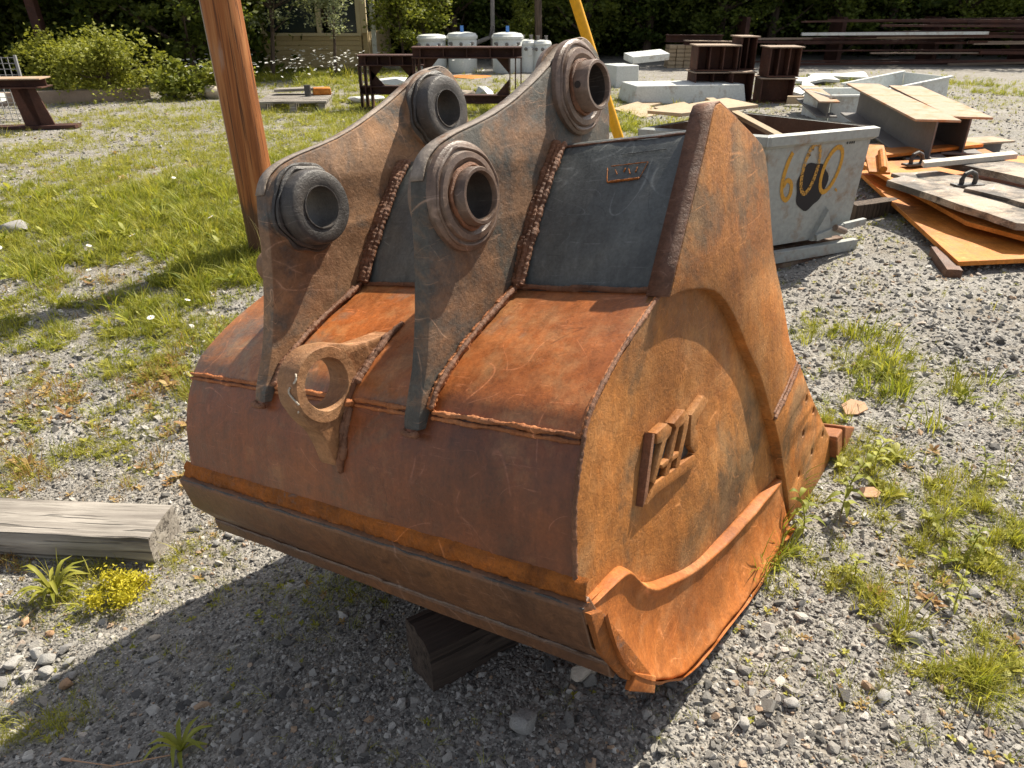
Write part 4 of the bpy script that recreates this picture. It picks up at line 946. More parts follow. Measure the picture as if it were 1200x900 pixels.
# bleached grey on the side that faces left (world -x)
xx = k.sepz(co, 0); bl = k.ramp(k.math('ADD', k.math('MULTIPLY', k.math('ADD', xx, k.math('MULTIPLY', zz, .036)), -1), k.math('MULTIPLY', g1, .02)), [(.100, 0), (.122, 1)])
c = k.mix(c, (.50, .46, .41), k.math('MULTIPLY', bl, k.ramp(zz, [(.5, 0), (.9, .9)])))
M['pole'] = k.fin(c, .62, k.bump(k.math('SUBTRACT', g1, k.math('MULTIPLY', k.ramp(g2, [(.36, 1), (.42, 0)]), .8)), .5, .006))
mk('shaft', V, F_, M['pole'], pole, 60)
mb = MB(); mb.bar((-1.1, 0, 7.6), (.65, 0, 7.6), .09, .11); mb.build('crossarm', M['bark'], pole, bev=.005)
gw = empty('guy_wire', (1.0, 4.8, gz(1.0, 4.8)), 0, 'yellow plastic guard over the guy wire rising behind the bucket', 'guy wire')
top = Vector((-3.04, .33, 7.7)); dr = Vector((-.397, 0.0, 1.0)).normalized()
mb = MB(); mb.tube([Vector((0, 0, .0)), dr*2.5], .031, 18); mb.build('guard', M['yellow'], gw)
mb = MB(); mb.tube([dr*2.45, top], .006, 6); mb.build('wire', M['wire'], gw)
mb = MB(); mb.tube([(0, 0, -.2), dr*.05], .012, 8); mb.build('anchor_rod', M['wire'], gw)

# ================================================================== grey skip with the number
sk = empty('skip', (1.55, 4.85, gz(1.6, 4.85)), 0, 'grey painted steel skip with 600 sprayed in orange, behind the bucket', 'skip')
so = Vector((1.55, 4.85)); rimc = [Vector(q)-so for q in ((1.49,4.48),(2.26,4.84),(1.60,5.50),(.82,4.78))]
zb, zt = .16, .86; base_c = Vector((.13, .10)); base = [base_c+(q-Vector((-.01, .05)))*.80 for q in rimc]
def lv(P, z): return [(p.x, p.y, z) for p in P]
def scl(P, f): c0 = sum(P, Vector((0, 0)))/4; return [c0+(p-c0)*f for p in P]
names = ['front_wall', 'end_wall', 'back_wall', 'side_wall']
for i in range(4):
    j = (i+1) % 4; ri, bi = scl(rimc, .965), scl(base, .965)
    V = [(base[i].x, base[i].y, zb), (base[j].x, base[j].y, zb), (rimc[j].x, rimc[j].y, zt), (rimc[i].x, rimc[i].y, zt), (bi[i].x, bi[i].y, zb), (bi[j].x, bi[j].y, zb), (ri[j].x, ri[j].y, zt), (ri[i].x, ri[i].y, zt)]
    o = mk(names[i], V, [(0,1,2,3),(5,4,7,6),(0,3,7,4),(1,5,6,2),(3,2,6,7),(0,4,5,1)], M['skip'], sk, 30); o.data.materials.append(M['skipin'])
    c_in = Vector((0, 0, .5))
    for p in o.data.polygons:
        if p.normal.xy.dot((p.center-c_in).xy) < 0: p.material_index = 1
    # rim: angled lip all round
    a, b = rimc[i], rimc[j]; d = (b-a).normalized(); nrm = Vector((d.y, -d.x))
    oo = .028
    V = [(a.x+(-d.x+nrm.x)*.0, a.y, zt-.052)]; P = []
    for q, sg in ((a, -1), (b, 1)):
        base_ = q; out = nrm*oo+d*sg*oo
        P += [(q.x, q.y, zt+.006), (q.x+out.x, q.y+out.y, zt-.004), (q.x+out.x, q.y+out.y, zt-.055), (q.x+out.x*.15, q.y+out.y*.15, zt-.075)]
    mk('rim_lip', P, [(0,4,5,1),(1,5,6,2),(2,6,7,3),(3,7,4,0),(0,1,2,3),(7,6,5,4)], M['skip'], sk, 30)
mk('floor', lv(scl(base, .95), zb+.02)+lv(scl(base, .95), zb), [(0,1,2,3),(7,6,5,4)]+[(i, 4+i, 4+(i+1) % 4, (i+1) % 4) for i in range(4)], M['skipin'], sk)
# skids, latch arm and gusset
bA, bB = base[0], base[1]; dd = (bB-bA).normalized(); nn_ = Vector((dd.y, -dd.x))
def sp(t, off, z): p = bA+(bB-bA)*t+nn_*off; return (p.x, p.y, z)
mb = MB(); mb.bar(sp(.0, .05, .10), sp(1.06, .05, .10), .05, .075); mb.build('skid_rail', M['skip'], sk, bev=.004)
mb = MB(); mb.bar(sp(-.05, .02, .025), sp(1.1, .02, .03), .07, .05); mb.build('skid_foot', M['skipin'], sk, bev=.004)
mb = MB(); mb.bar(sp(.1, -.12, .06), sp(1.1, -.12, .06), .10, .10); mb.build('fork_pocket', M['skipin'], sk, bev=.004)
mb = MB(); mb.bar(sp(.52, .045, .185), sp(.80, .075, .245), .03, .045); mb.bar(sp(.80, .075, .245), sp(1.12, .055, .25), .03, .045); mb.build('latch_arm', M['skip'], sk, bev=.003)
mb = MB(); mb.add([sp(.50, .002, .16), sp(.62, .012, .38), sp(.70, .012, .18), sp(.50, .03, .16), sp(.62, .05, .36), sp(.70, .07, .18)], [(0,1,2),(5,4,3),(0,3,4,1),(1,4,5,2),(2,5,3,0)]); mb.build('gusset', M['skip'], sk)
mb = MB(); mb.tube([sp(.68, .09, .25), sp(.82, .09, .215)], .022, 12); mb.build('latch_pin', M['pipe'], sk)
# sprayed paint on the front wall: point(t, z) on the sloping face
def fp(t, h, o=.003):
    t = t*.86+.02; h = h-.055
    a = bA.lerp(rimc[0], h); b = bB.lerp(rimc[1], h); p = a.lerp(b, t); return Vector((p.x+nn_.x*o, p.y+nn_.y*o, zb+(zt-zb)*h-o*.3))
def spray(pts, wds, mat, name='sprayed_number', o=.003):
    P = resample(catmull([(a, b, w_) for (a, b), w_ in zip(pts, wds)], 8), 46); V = []; F_ = []
    for i in range(len(P)):
        d = P[min(i+1, len(P)-1)][:2]-P[max(i-1, 0)][:2]; d = np.array([d[0]*.85, d[1]*.7]); d /= np.linalg.norm(d)+1e-9; nx_ = np.array([-d[1]/.85, d[0]/.7])*P[i][2]/2
        V += [fp(P[i][0]+nx_[0], P[i][1]+nx_[1], o), fp(P[i][0]-nx_[0], P[i][1]-nx_[1], o)]
    for i in range(len(P)-1): F_.append((2*i, 2*i+1, 2*i+3, 2*i+2))
    return mk(name, V, F_, mat, sk, 60)
def spraymat(name, col, alpha):  # alpha: how solidly the paint covers
    k = N(name); co = k.coord(); n_ = k.noise(co, 60, 4, .7); k.fin(col, .7); k.b.inputs['Alpha'].default_value = 1
    k.l(k.ramp(n_, [(.5-alpha*.35, .25), (.62-alpha*.3, 1)]), k.b.inputs['Alpha']); return k.m
M['sp_or'] = spraymat('orange_spray', (.52, .27, .04), .55); M['sp_bk'] = spraymat('black_spray', (.022, .02, .022), .95); M['sp_or2'] = spraymat('thin_orange_spray', (.5, .27, .06), .25)
spray([(.245,.90),(.19,.80),(.145,.66),(.14,.54),(.19,.48),(.245,.53),(.25,.62),(.20,.66),(.155,.60)], [.03,.034,.034,.034,.034,.034,.034,.03,.024], M['sp_or'])
def disc(c, rx, ry, mat, name, o, tilt=0):
    V = [fp(c[0], c[1], o)]; n = 40
    for i in range(n): a = 2*math.pi*i/n; q = 1+.06*math.sin(a*3+1)+.04*math.sin(a*7); x_, y_ = rx*math.cos(a)*q, ry*math.sin(a)*q; V.append(fp(c[0]+x_+tilt*y_, c[1]+y_, o))
    return mk(name, V, [(0, 1+i, 1+(i+1) % n) for i in range(n)], mat, sk, 60)
disc((.50, .58), .19, .215, M['sp_bk'], 'black_spray_blot', .003, .12)
def oval(cx, cy, rx, ry, tilt): return [(cx+rx*math.cos(a)+tilt*ry*math.sin(a), cy+ry*math.sin(a)) for a in np.linspace(1.2, 1.2+2*math.pi, 12)]
spray(oval(.46, .74, .085, .22, .2), [.03]*12, M['sp_or2'], o=.0055)
spray(oval(.72, .71, .10, .20, .25), [.032]*12, M['sp_or'], o=.0042)
spray([(.83,.505),(.835,.515),(.84,.525)], [.03, .035, .03], M['sp_or'])
for t in (.86, .89, .915, .94): spray([(t, .925), (t+.003, .955)], [.012, .012], M['sp_bk'])
for (t, h) in ((.42, .87), (.47, .91), (.44, .86)): disc((t, h), .012, .012, M['bore'], 'rust_pit', .002)

# plywood lying over the skip
def sheet(name, P, th, mat, label, cat='board', group=None, parent=None, bev=.003):
    """a board given by its top corners"""
    P = [Vector(p) for p in P]; nrm = (P[1]-P[0]).cross(P[-1]-P[0]).normalized()
    if nrm.z < 0: nrm = -nrm
    o0 = P[0]; n = len(P); V = [p-o0 for p in P]+[p-o0-nrm*th for p in P]
    o = mk(name, V, [tuple(range(n)), tuple(range(n, 2*n))[::-1]]+[(i, (i+1) % n, n+(i+1) % n, n+i) for i in range(n)], mat, parent, 30, bev); o.location = o0
    return tag(o, label, cat, group) if label else o
sheet('plywood_sheet', [(.86,4.98,.87),(1.0,4.62,.90),(1.50,4.78,.93),(1.42,5.22,.92)], .02, M['ply'], 'pale warped plywood sheet lying across the open top of the skip')
sheet('plank', [(1.28,5.22,.92),(1.34,5.24,.92),(1.72,4.72,.74),(1.66,4.70,.74)], .025, M['ply'], 'tan plank sticking out of the skip over its rim', 'plank')

# ================================================================== pile of rusty and grey plates at the right
sheet('steel_plate', [(3.10,6.95,.16),(2.68,4.28,.10),(4.3,4.45,.12),(4.7,7.6,.18)], .030, M['plate_or'], 'lowest bright orange rusty steel plate in the pile at the right edge', 'steel plate')
sheet('steel_plate', [(3.02,6.6,.24),(3.02,4.85,.19),(3.35,4.30,.17),(4.9,4.5,.20),(4.9,6.9,.25)], .030, M['plate_or'], 'upper orange rusty steel plate under the grey burned pieces', 'steel plate')
sheet('steel_plate', [(3.05,7.35,.20),(3.12,6.72,.26),(4.55,7.40,.26),(4.7,7.9,.20)], .028, M['plate_or'], 'orange rusty plate leaning at the back of the pile by the beams', 'steel plate')
def jag(P, n, amp, seed):
    P = [np.array(p, float) for p in P]; out = []; r = random.Random(seed)
    for i in range(len(P)):
        a, b = P[i], P[(i+1) % len(P)]
        for k_ in range(n): t = k_/n; q = a+(b-a)*t; out.append(tuple(q+np.array([r.gauss(0, amp), r.gauss(0, amp), 0])*(1 if k_ else 0)))
    return out
for P, th, lab, sd_ in (([(2.80,5.60,.30),(2.98,5.72,.31),(3.42,4.95,.29),(3.36,4.50,.27),(3.12,4.52,.27)], .045, 'long grey jagged burned plate lying across the front of the pile', 1),
                        ([(3.02,6.0,.27),(3.40,6.05,.28),(3.85,5.3,.27),(3.7,4.9,.26),(3.25,5.2,.26)], .03, 'tan sooty plate with a lifting lug in the middle of the pile', 2),
                        ([(3.18,5.25,.32),(3.45,5.35,.33),(3.80,4.75,.31),(3.5,4.6,.31)], .035, 'small pale burned plate on top at the right edge of the photo', 3),
                        ([(3.46,6.15,.34),(3.80,6.25,.36),(4.5,5.3,.34),(3.95,5.05,.34)], .05, 'thick grey plate at the upper right of the pile, its edge jagged', 4)):
    o = sheet('burned_plate', jag(P, 5, .012, sd_), th, M['plate_gr'], lab, 'steel plate', bev=0)
sheet('plank', [(3.24,6.00,.37),(3.20,5.88,.37),(4.05,6.10,.40),(4.10,6.25,.40)], .04, M['ply2'], 'pale grey plank lying over the pile in front of the beams', 'plank')
def lug(c, d, label):
    t_ = empty('lifting_lug', c, d, label, 'lifting lug')
    mb = MB(); mb.tube([(-.052, 0, -.02), (-.058, 0, .03), (-.042, 0, .065), (0, 0, .082), (.042, 0, .065), (.058, 0, .03), (.052, 0, -.02)], .018, 10); mb.build('ring', M['boss'], t_)
    mb = MB(); mb.box((0, 0, -.012), (.22, .09, .016)); mb.build('foot', M['boss'], t_)
lug((3.36, 5.52, .295), .2, 'nearer black lifting lug standing on the tan sooty plate'); lug((3.42, 6.42, .27), .3, 'farther black lifting lug, behind the pale plank')
mb = MB(); mb.bar((0, 0, .02), (.10, .42, .16), .16, .02); mb.tube([(.02, -.01, .05), (.10, .25, .14)], .03, 10); o = mb.build('bent_bracket', M['plate_or']); o.location = (2.95, 6.05, .24); tag(o, 'bent rusty bracket propped at the left of the plate pile', 'scrap')
woodbeam('wood_prop', (2.625, 4.20, .04), (2.74, 4.62, .05), .09, .075, M['edge'], 'short brown wood block sticking out under the lowest orange plate', 'wood block', 5)
woodbeam('wood_prop', (2.55, 5.55, .07), (3.3, 5.9, .07), .12, .13, M['bark'], 'brown timber under the plates beside the skip', 'timber', 6)

# ================================================================== beams with light tops
def ibeam(name, a, b, wd, ht, label, group=None, mats=None, tf=.02, cat='steel beam', up=(0, 0, 1)):
    """I-beam from a to b (centre line) > top_flange, bottom_flange, web"""
    a, b = Vector(a), Vector(b); e = empty(name, (a+b)/2, 0, label, cat, group); m0, m1 = mats or (M['ibeamtop'], M['ibeam']); c0 = (a+b)/2; a, b = a-c0, b-c0
    upv = Vector(up); off = upv*(ht/2-tf/2)
    for nm, o_, m_ in (('top_flange', off, m0), ('bottom_flange', -off, m1)):
        q = MB(); q.bar(a+o_, b+o_, wd, tf, up); q.build(nm, m_, e, bev=.003)
    q = MB(); q.bar(a, b, tf*.7, ht-2*tf, up); q.build('web', m1, e); return e
ibeam('steel_beam', (4.30,9.75,.40), (3.78,6.90,.37), .38, .36, 'nearer light topped steel beam end at right, by the skip')
ibeam('steel_beam', (4.75,9.6,.40), (4.22,7.15,.37), .36, .34, 'second light topped steel beam, right of the first')
ibeam('steel_beam', (3.4,7.6,.10), (5.2,8.15,.10), .3, .18, 'low steel beam lying crosswise under the two light topped beams')
ibeam('steel_beam', (4.32,11.6,.28), (4.12,10.2,.22), .26, .2, 'short light topped beam by the white scrap, left of the other beams')

# stacked offcuts: upright H sections
def offcut(c, wd, dp, ht, rz, label, ribs=1, group='rusty upright beam offcuts stacked behind the skip'):
    t_ = empty('beam_offcut', c, rz, label, 'beam offcut', group); th = .018
    for sx in (-1, 1): q = MB(); q.box((sx*(wd/2-th/2), 0, ht/2), (th, dp, ht-2*th)); q.build('flange', M['offcut'], t_, bev=.002)
    q = MB(); q.box((0, dp*.12, ht/2), (wd-2*th, th, ht-2*th)); q.build('web', M['offcut'], t_)
    for i in range(ribs): x = (i+1)/(ribs+1)*wd-wd/2; q = MB(); q.box((x, -dp*.15, ht/2), (th, dp*.5, ht-2*th)); q.build('stiffener', M['offcut'], t_)
    q = MB(); q.box((0, 0, th/2), (wd+.03, dp+.03, th)); q.build('base_plate', M['offcut'], t_, bev=.002)
    q = MB(); q.box((0, 0, ht-th/2), (wd+.06, dp+.05, th)); q.build('cap_plate', M['offcap'], t_, bev=.002); return t_
offcut((3.25,13.1,gz(3.25,13.1)), .62, .5, .44, .05, 'rusty beam offcut at the lower left of the big stack', 1)
offcut((3.68,13.0,gz(3.68,13)), .36, .5, .46, .08, 'rusty beam offcut at the lower right of the big stack', 0)
offcut((3.28,13.1,.47), .66, .45, .38, .02, 'rusty open sided offcut on the upper left of the big stack', 2)
offcut((3.80,13.3,.47), .26, .45, .50, .1, 'tallest rusty offcut, on the upper right of the big stack', 1)
offcut((4.24,12.85,gz(4.24,12.85)), .52, .45, .38, -.05, 'lower rusty offcut of the small stack behind the skip', 0)
offcut((4.28,12.85,.40), .50, .4, .44, .06, 'upper rusty offcut of the small stack, with a pale cap plate', 2)

# ================================================================== welded H frames
def hframe(x0, x1, y, h, label, lower, rz=0):
    t_ = empty('beam_trestle', ((x0+x1)/2, y, gz((x0+x1)/2, y)), rz, label, 'trestle'); w2 = (x1-x0)/2
    for nm, z, hh, dp in (('top_beam', h-.065, .13, .30), ('lower_rail', lower, .10, .16)):
        for sfx, dz2, wd in (('flange', hh/2, dp), ('flange', -hh/2, dp), ('web', 0, .02)):
            q = MB(); q.bar((-w2, 0, z+dz2), (w2, 0, z+dz2), wd, .018 if sfx == 'flange' else hh); q.build(nm+'_'+sfx, M['hframe'], t_, bev=.002)
        if nm == 'top_beam':
            for i in range(5): q = MB(); q.box((-w2+.12+i*(2*w2-.24)/4, -.07, z), (.014, .12, hh-.02)); q.build('stiffener', M['hframe'], t_)
    for x in (-w2+.09, w2-.09):
        q = MB(); q.box((x, 0, (h-.13)/2), (.018, .2, h-.13)); q.build('leg_web', M['hframe'], t_)
        for sx in (-.08, .08): q = MB(); q.box((x+sx, 0, (h-.13)/2), (.016, .22, h-.13)); q.build('leg_flange', M['hframe'], t_, bev=.002)
        q = MB(); q.box((x, 0, .01), (.26, .3, .02)); q.build('foot_plate', M['hframe'], t_)
        sg = 1 if x < 0 else -1; x_ = x+sg*.09
        for (z0, sz) in ((h-.13, -1), (lower+.05, 1)):
            q = MB(); q.add([(x_, -.01, z0), (x_+sg*.20, -.01, z0), (x_, -.01, z0+sz*.22), (x_, .012, z0), (x_+sg*.20, .012, z0), (x_, .012, z0+sz*.22)], [(0,1,2),(5,4,3),(0,3,4,1),(1,4,5,2),(2,5,3,0)]); q.build('gusset', M['hframe'], t_)
    return t_
hframe(-1.42, .14, 11.55, .87, 'taller dark red steel frame in front of the white transformers', .18)
hframe(-2.28, -1.30, 11.95, .75, 'shorter dark red steel frame left of the taller one', .27)

# ================================================================== transformers
def transformer(x, y, r, h, label, lug_n=2):
    t_ = empty('transformer', (x, y, gz(x, y)), random.uniform(-.3, .3), label, 'transformer', 'white pole transformers standing behind the steel trestles')
    q = MB(); q.tube([(0,0,.0),(0,0,.02),(0,0,h*.80),(0,0,h*.82)], [r*.93, r*.96, r*.96, r*.93], 36); q.build('tank', M['white'], t_)
    q = MB(); q.tube([(0,0,h*.82),(0,0,h*.88),(0,0,h*.885),(0,0,h*.94),(0,0,h*.97)], [r*1.02, r*1.03, r*1.0, r*.9, r*.5], 36); q.build('lid', M['white'], t_)
    for a in (-2.3, -1.57, -.8)[:lug_n+1]:
        q = MB(); q.tube([(r*.94*math.cos(a), r*.94*math.sin(a), h*.7), (r*1.16*math.cos(a), r*1.16*math.sin(a), h*.72)], [.04, .025], 10); q.build('bushing', M['ibeam'], t_)
    q = MB(); q.box((r*.5, -r*.85, h*.62), (.10, .08, .16)); q.build('hanger_bracket', M['white'], t_, bev=.004)
    return t_
for x, y, r, h, lab, bl_ in ((-1.80,18.3,.33,.80,'leftmost of the three large white transformers',0),(-1.12,18.3,.34,.85,'middle large white transformer with a blue tag on its lid',1),(-.10,18.3,.35,.85,'rightmost large white transformer with a blue tag on its lid',1),(.34,18.4,.19,.70,'slim rust streaked transformer just right of the three large ones',0),(.68,18.4,.21,.68,'small transformer farthest right, with two bushings on top',0)):
    t_ = transformer(x, y, r, h, lab)
    if bl_: q = MB(); q.box((0, 0, h*1.03), (.07, .02, .16)); q.build('blue_tag', M['blue'], t_)
    if r < .3:
        for sx in (-.09, .09): q = MB(); q.tube([(sx, 0, h*.9), (sx, 0, h*1.04), (sx, 0, h*1.1)], [.04, .03, .045], 10); q.build('bushing', M['ibeam'], t_)
# ================================================================== scrap and boards behind
def scrapbox(name, c, d, rz, mat, label, cat='scrap', tilt=0, open_=False):
    t_ = mk(name, *(lambda q: (q.v, q.f))(MB().box((0, 0, d[2]/2), d, None, .94)), mat, None, 30, .012); t_.location = c; t_.rotation_euler = (tilt, 0, rz); return tag(t_, label, cat)
scrapbox('cabinet', (2.75, 12.85, gz(2.7,12.8)), (1.9, .8, .27), .18, M['junkw'], 'long white enamel cabinet lying flat behind the yellow guard', 'cabinet')
scrapbox('cabinet', (2.05, 15.2, 0), (.5, .6, .40), .4, M['white'], 'upright white metal cabinet left of the pale tarp bench', 'cabinet')
sheet('bench_cover', [(2.3,15.3,.52),(3.1,15.9,.55),(3.0,16.4,.6),(2.2,15.9,.56)], .12, M['junkw'], 'white panel tilted on a low dark bench near the far trees', 'panel')
for P, lab in (([(1.92,13.2,.10),(2.25,13.5,.12),(2.35,12.3,.06),(2.02,11.9,.05)], 'tan board flat on the grass left of the white cabinet'), ([(1.50,11.7,.05),(1.95,12.2,.09),(2.22,11.3,.05),(1.82,10.8,.04)], 'tan board on the grass just behind the yellow guard'), ([(2.1,11.6,.08),(2.6,11.9,.12),(2.75,11.2,.09),(2.3,10.9,.06)], 'brownish board on the grass in front of the white cabinet')):
    sheet('board', P, .03, M['ply'], lab)
cr = empty('wood_crate', (4.1, 19.5, 0), 0, 'stack of short pale timbers under dark beams near the far trees', 'timber stack')
for i in range(6):
    for j in range(4): q = MB(); q.box((-.28+j*.19, random.uniform(-.03, .03), .05+i*.088), (.175, .5, .078)); q.build('timber_end', M['ply'], cr, bev=.004)
ibeam('steel_beam', (3.7,19.6,.66), (5.05,19.6,.66), .3, .16, 'dark steel beam on top of the pale timber stack', mats=(M['hframe'], M['hframe']))
ibeam('steel_beam', (4.0,18.9,.60), (5.3,18.9,.58), .25, .1, 'thin dark beam resting in front of the timber stack top', mats=(M['offcap'], M['hframe']))
# white scrap among the beams
def trough(c, L, wd, ht, rz, label, tilt=0):
    t_ = empty('white_trough', c, rz, label, 'scrap'); t_.rotation_euler = (0, tilt, rz)
    for nm, cc, d in (('side', (0, wd/2, ht/2), (L, .02, ht)), ('side', (0, -wd/2, ht/2), (L, .02, ht)), ('end', (-L/2, 0, ht/2), (.02, wd-.04, ht)), ('end', (L/2, 0, ht/2), (.02, wd-.04, ht)), ('floor', (0, 0, .01), (L-.04, wd-.04, .02)), ('rim', (0, -wd/2-.02, ht), (L+.06, .06, .03)), ('rim', (0, wd/2+.02, ht), (L+.06, .06, .03))):
        q = MB(); q.box(cc, d); q.build(nm, M['junkw'], t_, bev=.006)
trough((4.75,10.9,gz(4.75,10.9)), 1.1, .8, .34, .1, 'open white metal trough behind the light topped beams')
trough((6.1,12.6,.06), 1.2, .9, .30, .35, 'white metal hopper with a sloping side, right of the open trough', -.12)
for i, (x, y, l, rz, lab) in enumerate([(5.9,15.6,.9,.2,'white crumpled sheet farthest left in the far white scrap'), (6.6,16.2,1.1,-.1,'long flat white panel on the ground by the far steel rack'), (5.0,13.6,1.0,.9,'white bent channel left of the open trough'), (5.2,12.9,.8,-.5,'white broken frame piece behind the open trough')]):
    P = jag([(-l/2,-.15,.1),(l/2,-.2,.14),(l/2,.2,.2),(-l/2,.15,.12)], 3, .03, i); c_, s_ = math.cos(rz), math.sin(rz)
    sheet('white_scrap', [(x+a*c_-b*s_, y+a*s_+b*c_, z+.08*mnoise.noise(Vector((a*3, b*3, i)))) for a, b, z in P], .05, M['junkw'], lab, 'scrap', bev=0)
woodbeam('orange_pipe', (4.3,12.3,.1), (4.75,12.1,.12), .12, .12, M['ply'], 'short tan block by the small offcut stack', 'wood block', 9)
# scrap seen through the frames
for i, (x, y, sx, sy, sz, rz, m_, lab) in enumerate([(-2.0,13.9,1.1,.5,.34,.2,'junkw','white lumpy wrapped bundle seen through the shorter frame'), (-2.3,12.6,.7,.5,.13,-.1,'junkw','flat white scrap on the ground inside the shorter frame'), (-.75,13.9,.9,.6,.05,.1,'plate_or','orange rusty sheet lying on scrap inside the taller frame'), (-.9,12.8,.8,.5,.2,.5,'plate_gr','grey scrap heap under the orange sheet in the taller frame'), (-.45,12.4,.25,.6,.28,.5,'junkw','white leaning panel inside the taller frame')]):
    V, F_ = [], []; me = stone_mesh(200+i, 26, (1, 1, 1), M[m_], False); me.name = 'scrap'; o = link('scrap_bundle', me, None, None, 30); o.scale = (sx/2, sy/2, sz/2); o.location = (x, y, gz(x, y)+sz/2+(.26 if i == 2 else 0)); o.rotation_euler = (0, 0, rz); tag(o, lab, 'scrap')
# pallet with boards left of the frames
pt = empty('pallet', (-3.3, 12.1, gz(-3.3,12.1)), .12, 'low pallet of grey boards on the grass between pole and frames', 'pallet')
for i in range(6): q = MB(); q.box((0, -.5+i*.2, .14), (1.0, .15, .03)); q.build('board', M['timber'], pt, bev=.003)
for x in (-.42, 0, .42): q = MB(); q.box((x, 0, .065), (.09, 1.1, .12)); q.build('bearer', M['timber'], pt)
for P, lab in (([(-3.7,12.3,.25),(-3.0,12.4,.27),(-2.98,12.6,.27),(-3.7,12.55,.25)], 'upper grey plank stacked on the low pallet'),):
    sheet('plank', P, .04, M['timber'], lab, 'plank')
q = MB(); q.tube([(0,0,0),(0,0,.16)], .05, 12); o = q.build('iron_stub', M['boss']); o.location = (-3.15,12.2,.155+gz(-3.3,12.1)); tag(o, 'short dark iron stub standing on the low pallet', 'scrap')
scrapbox('brick_block', (-2.98,12.4,gz(-3,12.4)+.16), (.28,.2,.1), .3, M['plate_or'], 'reddish block at the right end of the low pallet', 'block')
rock(-5.0, 13.2, .24, 160, M['rockp'], 'whitish boulder among leaves left of the wooden pole', .45, sq=(1, .7, .6))
rock(-5.7, 13.3, .22, 161, M['rock'], 'tan grey boulder left of the whitish one under the leaves', .45, sq=(1, .7, .5))
# ================================================================== left edge: wire cage, beam table, curb, post
wc = empty('wire_cage', (-7.15, 10.6, gz(-7.1,10.6)), .1, 'wire mesh cage at the left edge behind the steel bench', 'wire cage')
for i in range(15): q = MB(); q.bar((-.55+i*.08, 0, 0), (-.55+i*.08, 0, .80), .008, .008); q.build('upright_wire', M['wire'], wc)
for i in range(12): q = MB(); q.bar((-.56, -.006, .02+i*.07), (.58, -.006, .02+i*.07), .008, .008); q.build('cross_wire', M['wire'], wc)
for x in (-.57, .59): q = MB(); q.bar((x, 0, 0), (x, 0, .82), .03, .03); q.build('frame_post', M['wire'], wc)
for z in (.25, .55): q = MB(); q.box((-.2, .35, z), (.5, .4, .1)); q.build('tray', M['junkw'], wc)
sb_ = empty('steel_bench', (-6.3, 9.85, gz(-6.3,9.85)), .12, 'rusty steel beam bench at the left edge in front of the cage', 'steel bench')
for nm, z, d in (('top_flange', .60, (1.3,.32,.015)), ('bottom_flange', .50, (1.3,.32,.015)), ('web', .55, (1.3,.015,.09))): q = MB(); q.box((-.15, 0, z), d); q.build(nm, M['offcut'] if nm != 'top_flange' else M['ibeamtop'], sb_, bev=.002)
for sx in (-.02, .06): q = MB(); q.bar((.18+sx, 0, .49), (.26+sx*2, 0, .02), .02, .2); q.build('leg', M['offcut'], sb_)
q = MB(); q.bar((.22, 0, .49), (.31, 0, .02), .015, .08, (1, 0, 0)); q.build('leg_web', M['offcut'], sb_)
q = MB(); q.bar((-.5, 0, .02), (.75, 0, .03), .2, .04); q.build('foot_beam', M['hframe'], sb_)
woodbeam('curb_beam', (-8.1, 12.2, .07), (-6.0, 13.1, .05), .18, .30, M['offcap'], 'low grey beam lying along the foot of the brush at left', 'beam', 4)
pst = mk('steel_post', *(lambda q: (q.v, q.f))(MB().bar((0, 0, 0), (-.25, 0, 4.2), .16, .16)), M['hframe'], None, 30, .005); pst.location = (-8.35, 14.6, gz(-8.35, 14.6)); tag(pst, 'dark brown steel post rising out of the bush at upper left', 'post')
rf = mk('shed_roof', *(lambda q: (q.v, q.f))(MB().box((0, 0, 0), (4.6, 3.0, .12))), M['hframe'], None, 30); rf.location = (-9.6, 15.0, 2.0); tag(rf, 'dark low roof edge above the brush at the upper left corner', 'roof')

# ================================================================== cream cabin
cb = empty('cabin', (-5.2, 19.0, 0), 0, 'cream sided cabin with dark windows half hidden by trees', 'cabin')
def wall(name, x0, x1, y0, y1, z0, z1, mat): q = MB(); q.box(((x0+x1)/2, (y0+y1)/2, (z0+z1)/2), (abs(x1-x0), abs(y1-y0), z1-z0)); return q.build(name, mat, cb, bev=.004)
wall('lower_wall', -3.2, 1.70, -.06, .06, 0, .75, M['cream']); wall('upper_wall', -3.2, 1.70, -.06, .06, 1.75, 2.7, M['cream'])
for i in range(7): wall('siding_board', -3.2, 1.70, -.085, -.061, .02+i*.104, .02+i*.104+.09, M['cream'])
for i, x in enumerate((-3.2, -1.9, -.6, .7, 1.62)): wall('window_post', x, x+.10, -.09, .05, .75, 1.75, M['creamf'])
wall('sill', -3.2, 1.72, -.13, -.07, .74, .80, M['creamf'])
for i, x in enumerate((-3.1, -1.8, -.5, .8)):
    wi = empty('window', (x, 0, .8)); wi.parent = cb
    q = MB(); q.box((.58, -.02, .47), (1.14 if i < 3 else .8, .02, .93)); q.build('pane', M['glass'], wi)
wall('end_wall_lower', 1.72, 1.84, .0, 3.6, 0, .8, M['cream']); wall('end_wall_upper', 1.72, 1.84, .0, 3.6, 1.8, 2.7, M['cream'])
for y in (0, 1.2, 2.4, 3.5): wall('window_post', 1.72, 1.85, y-.06, y+.05, .8, 1.8, M['creamf'])
wi = empty('window', (1.78, 1.8, 1.3)); wi.parent = cb; q = MB(); q.box((0, 0, 0), (.02, 3.4, 1.0)); q.build('pane', M['glass'], wi)
wall('downpipe', 1.95, 2.05, -.12, -.03, 0, 2.7, M['junkw'])
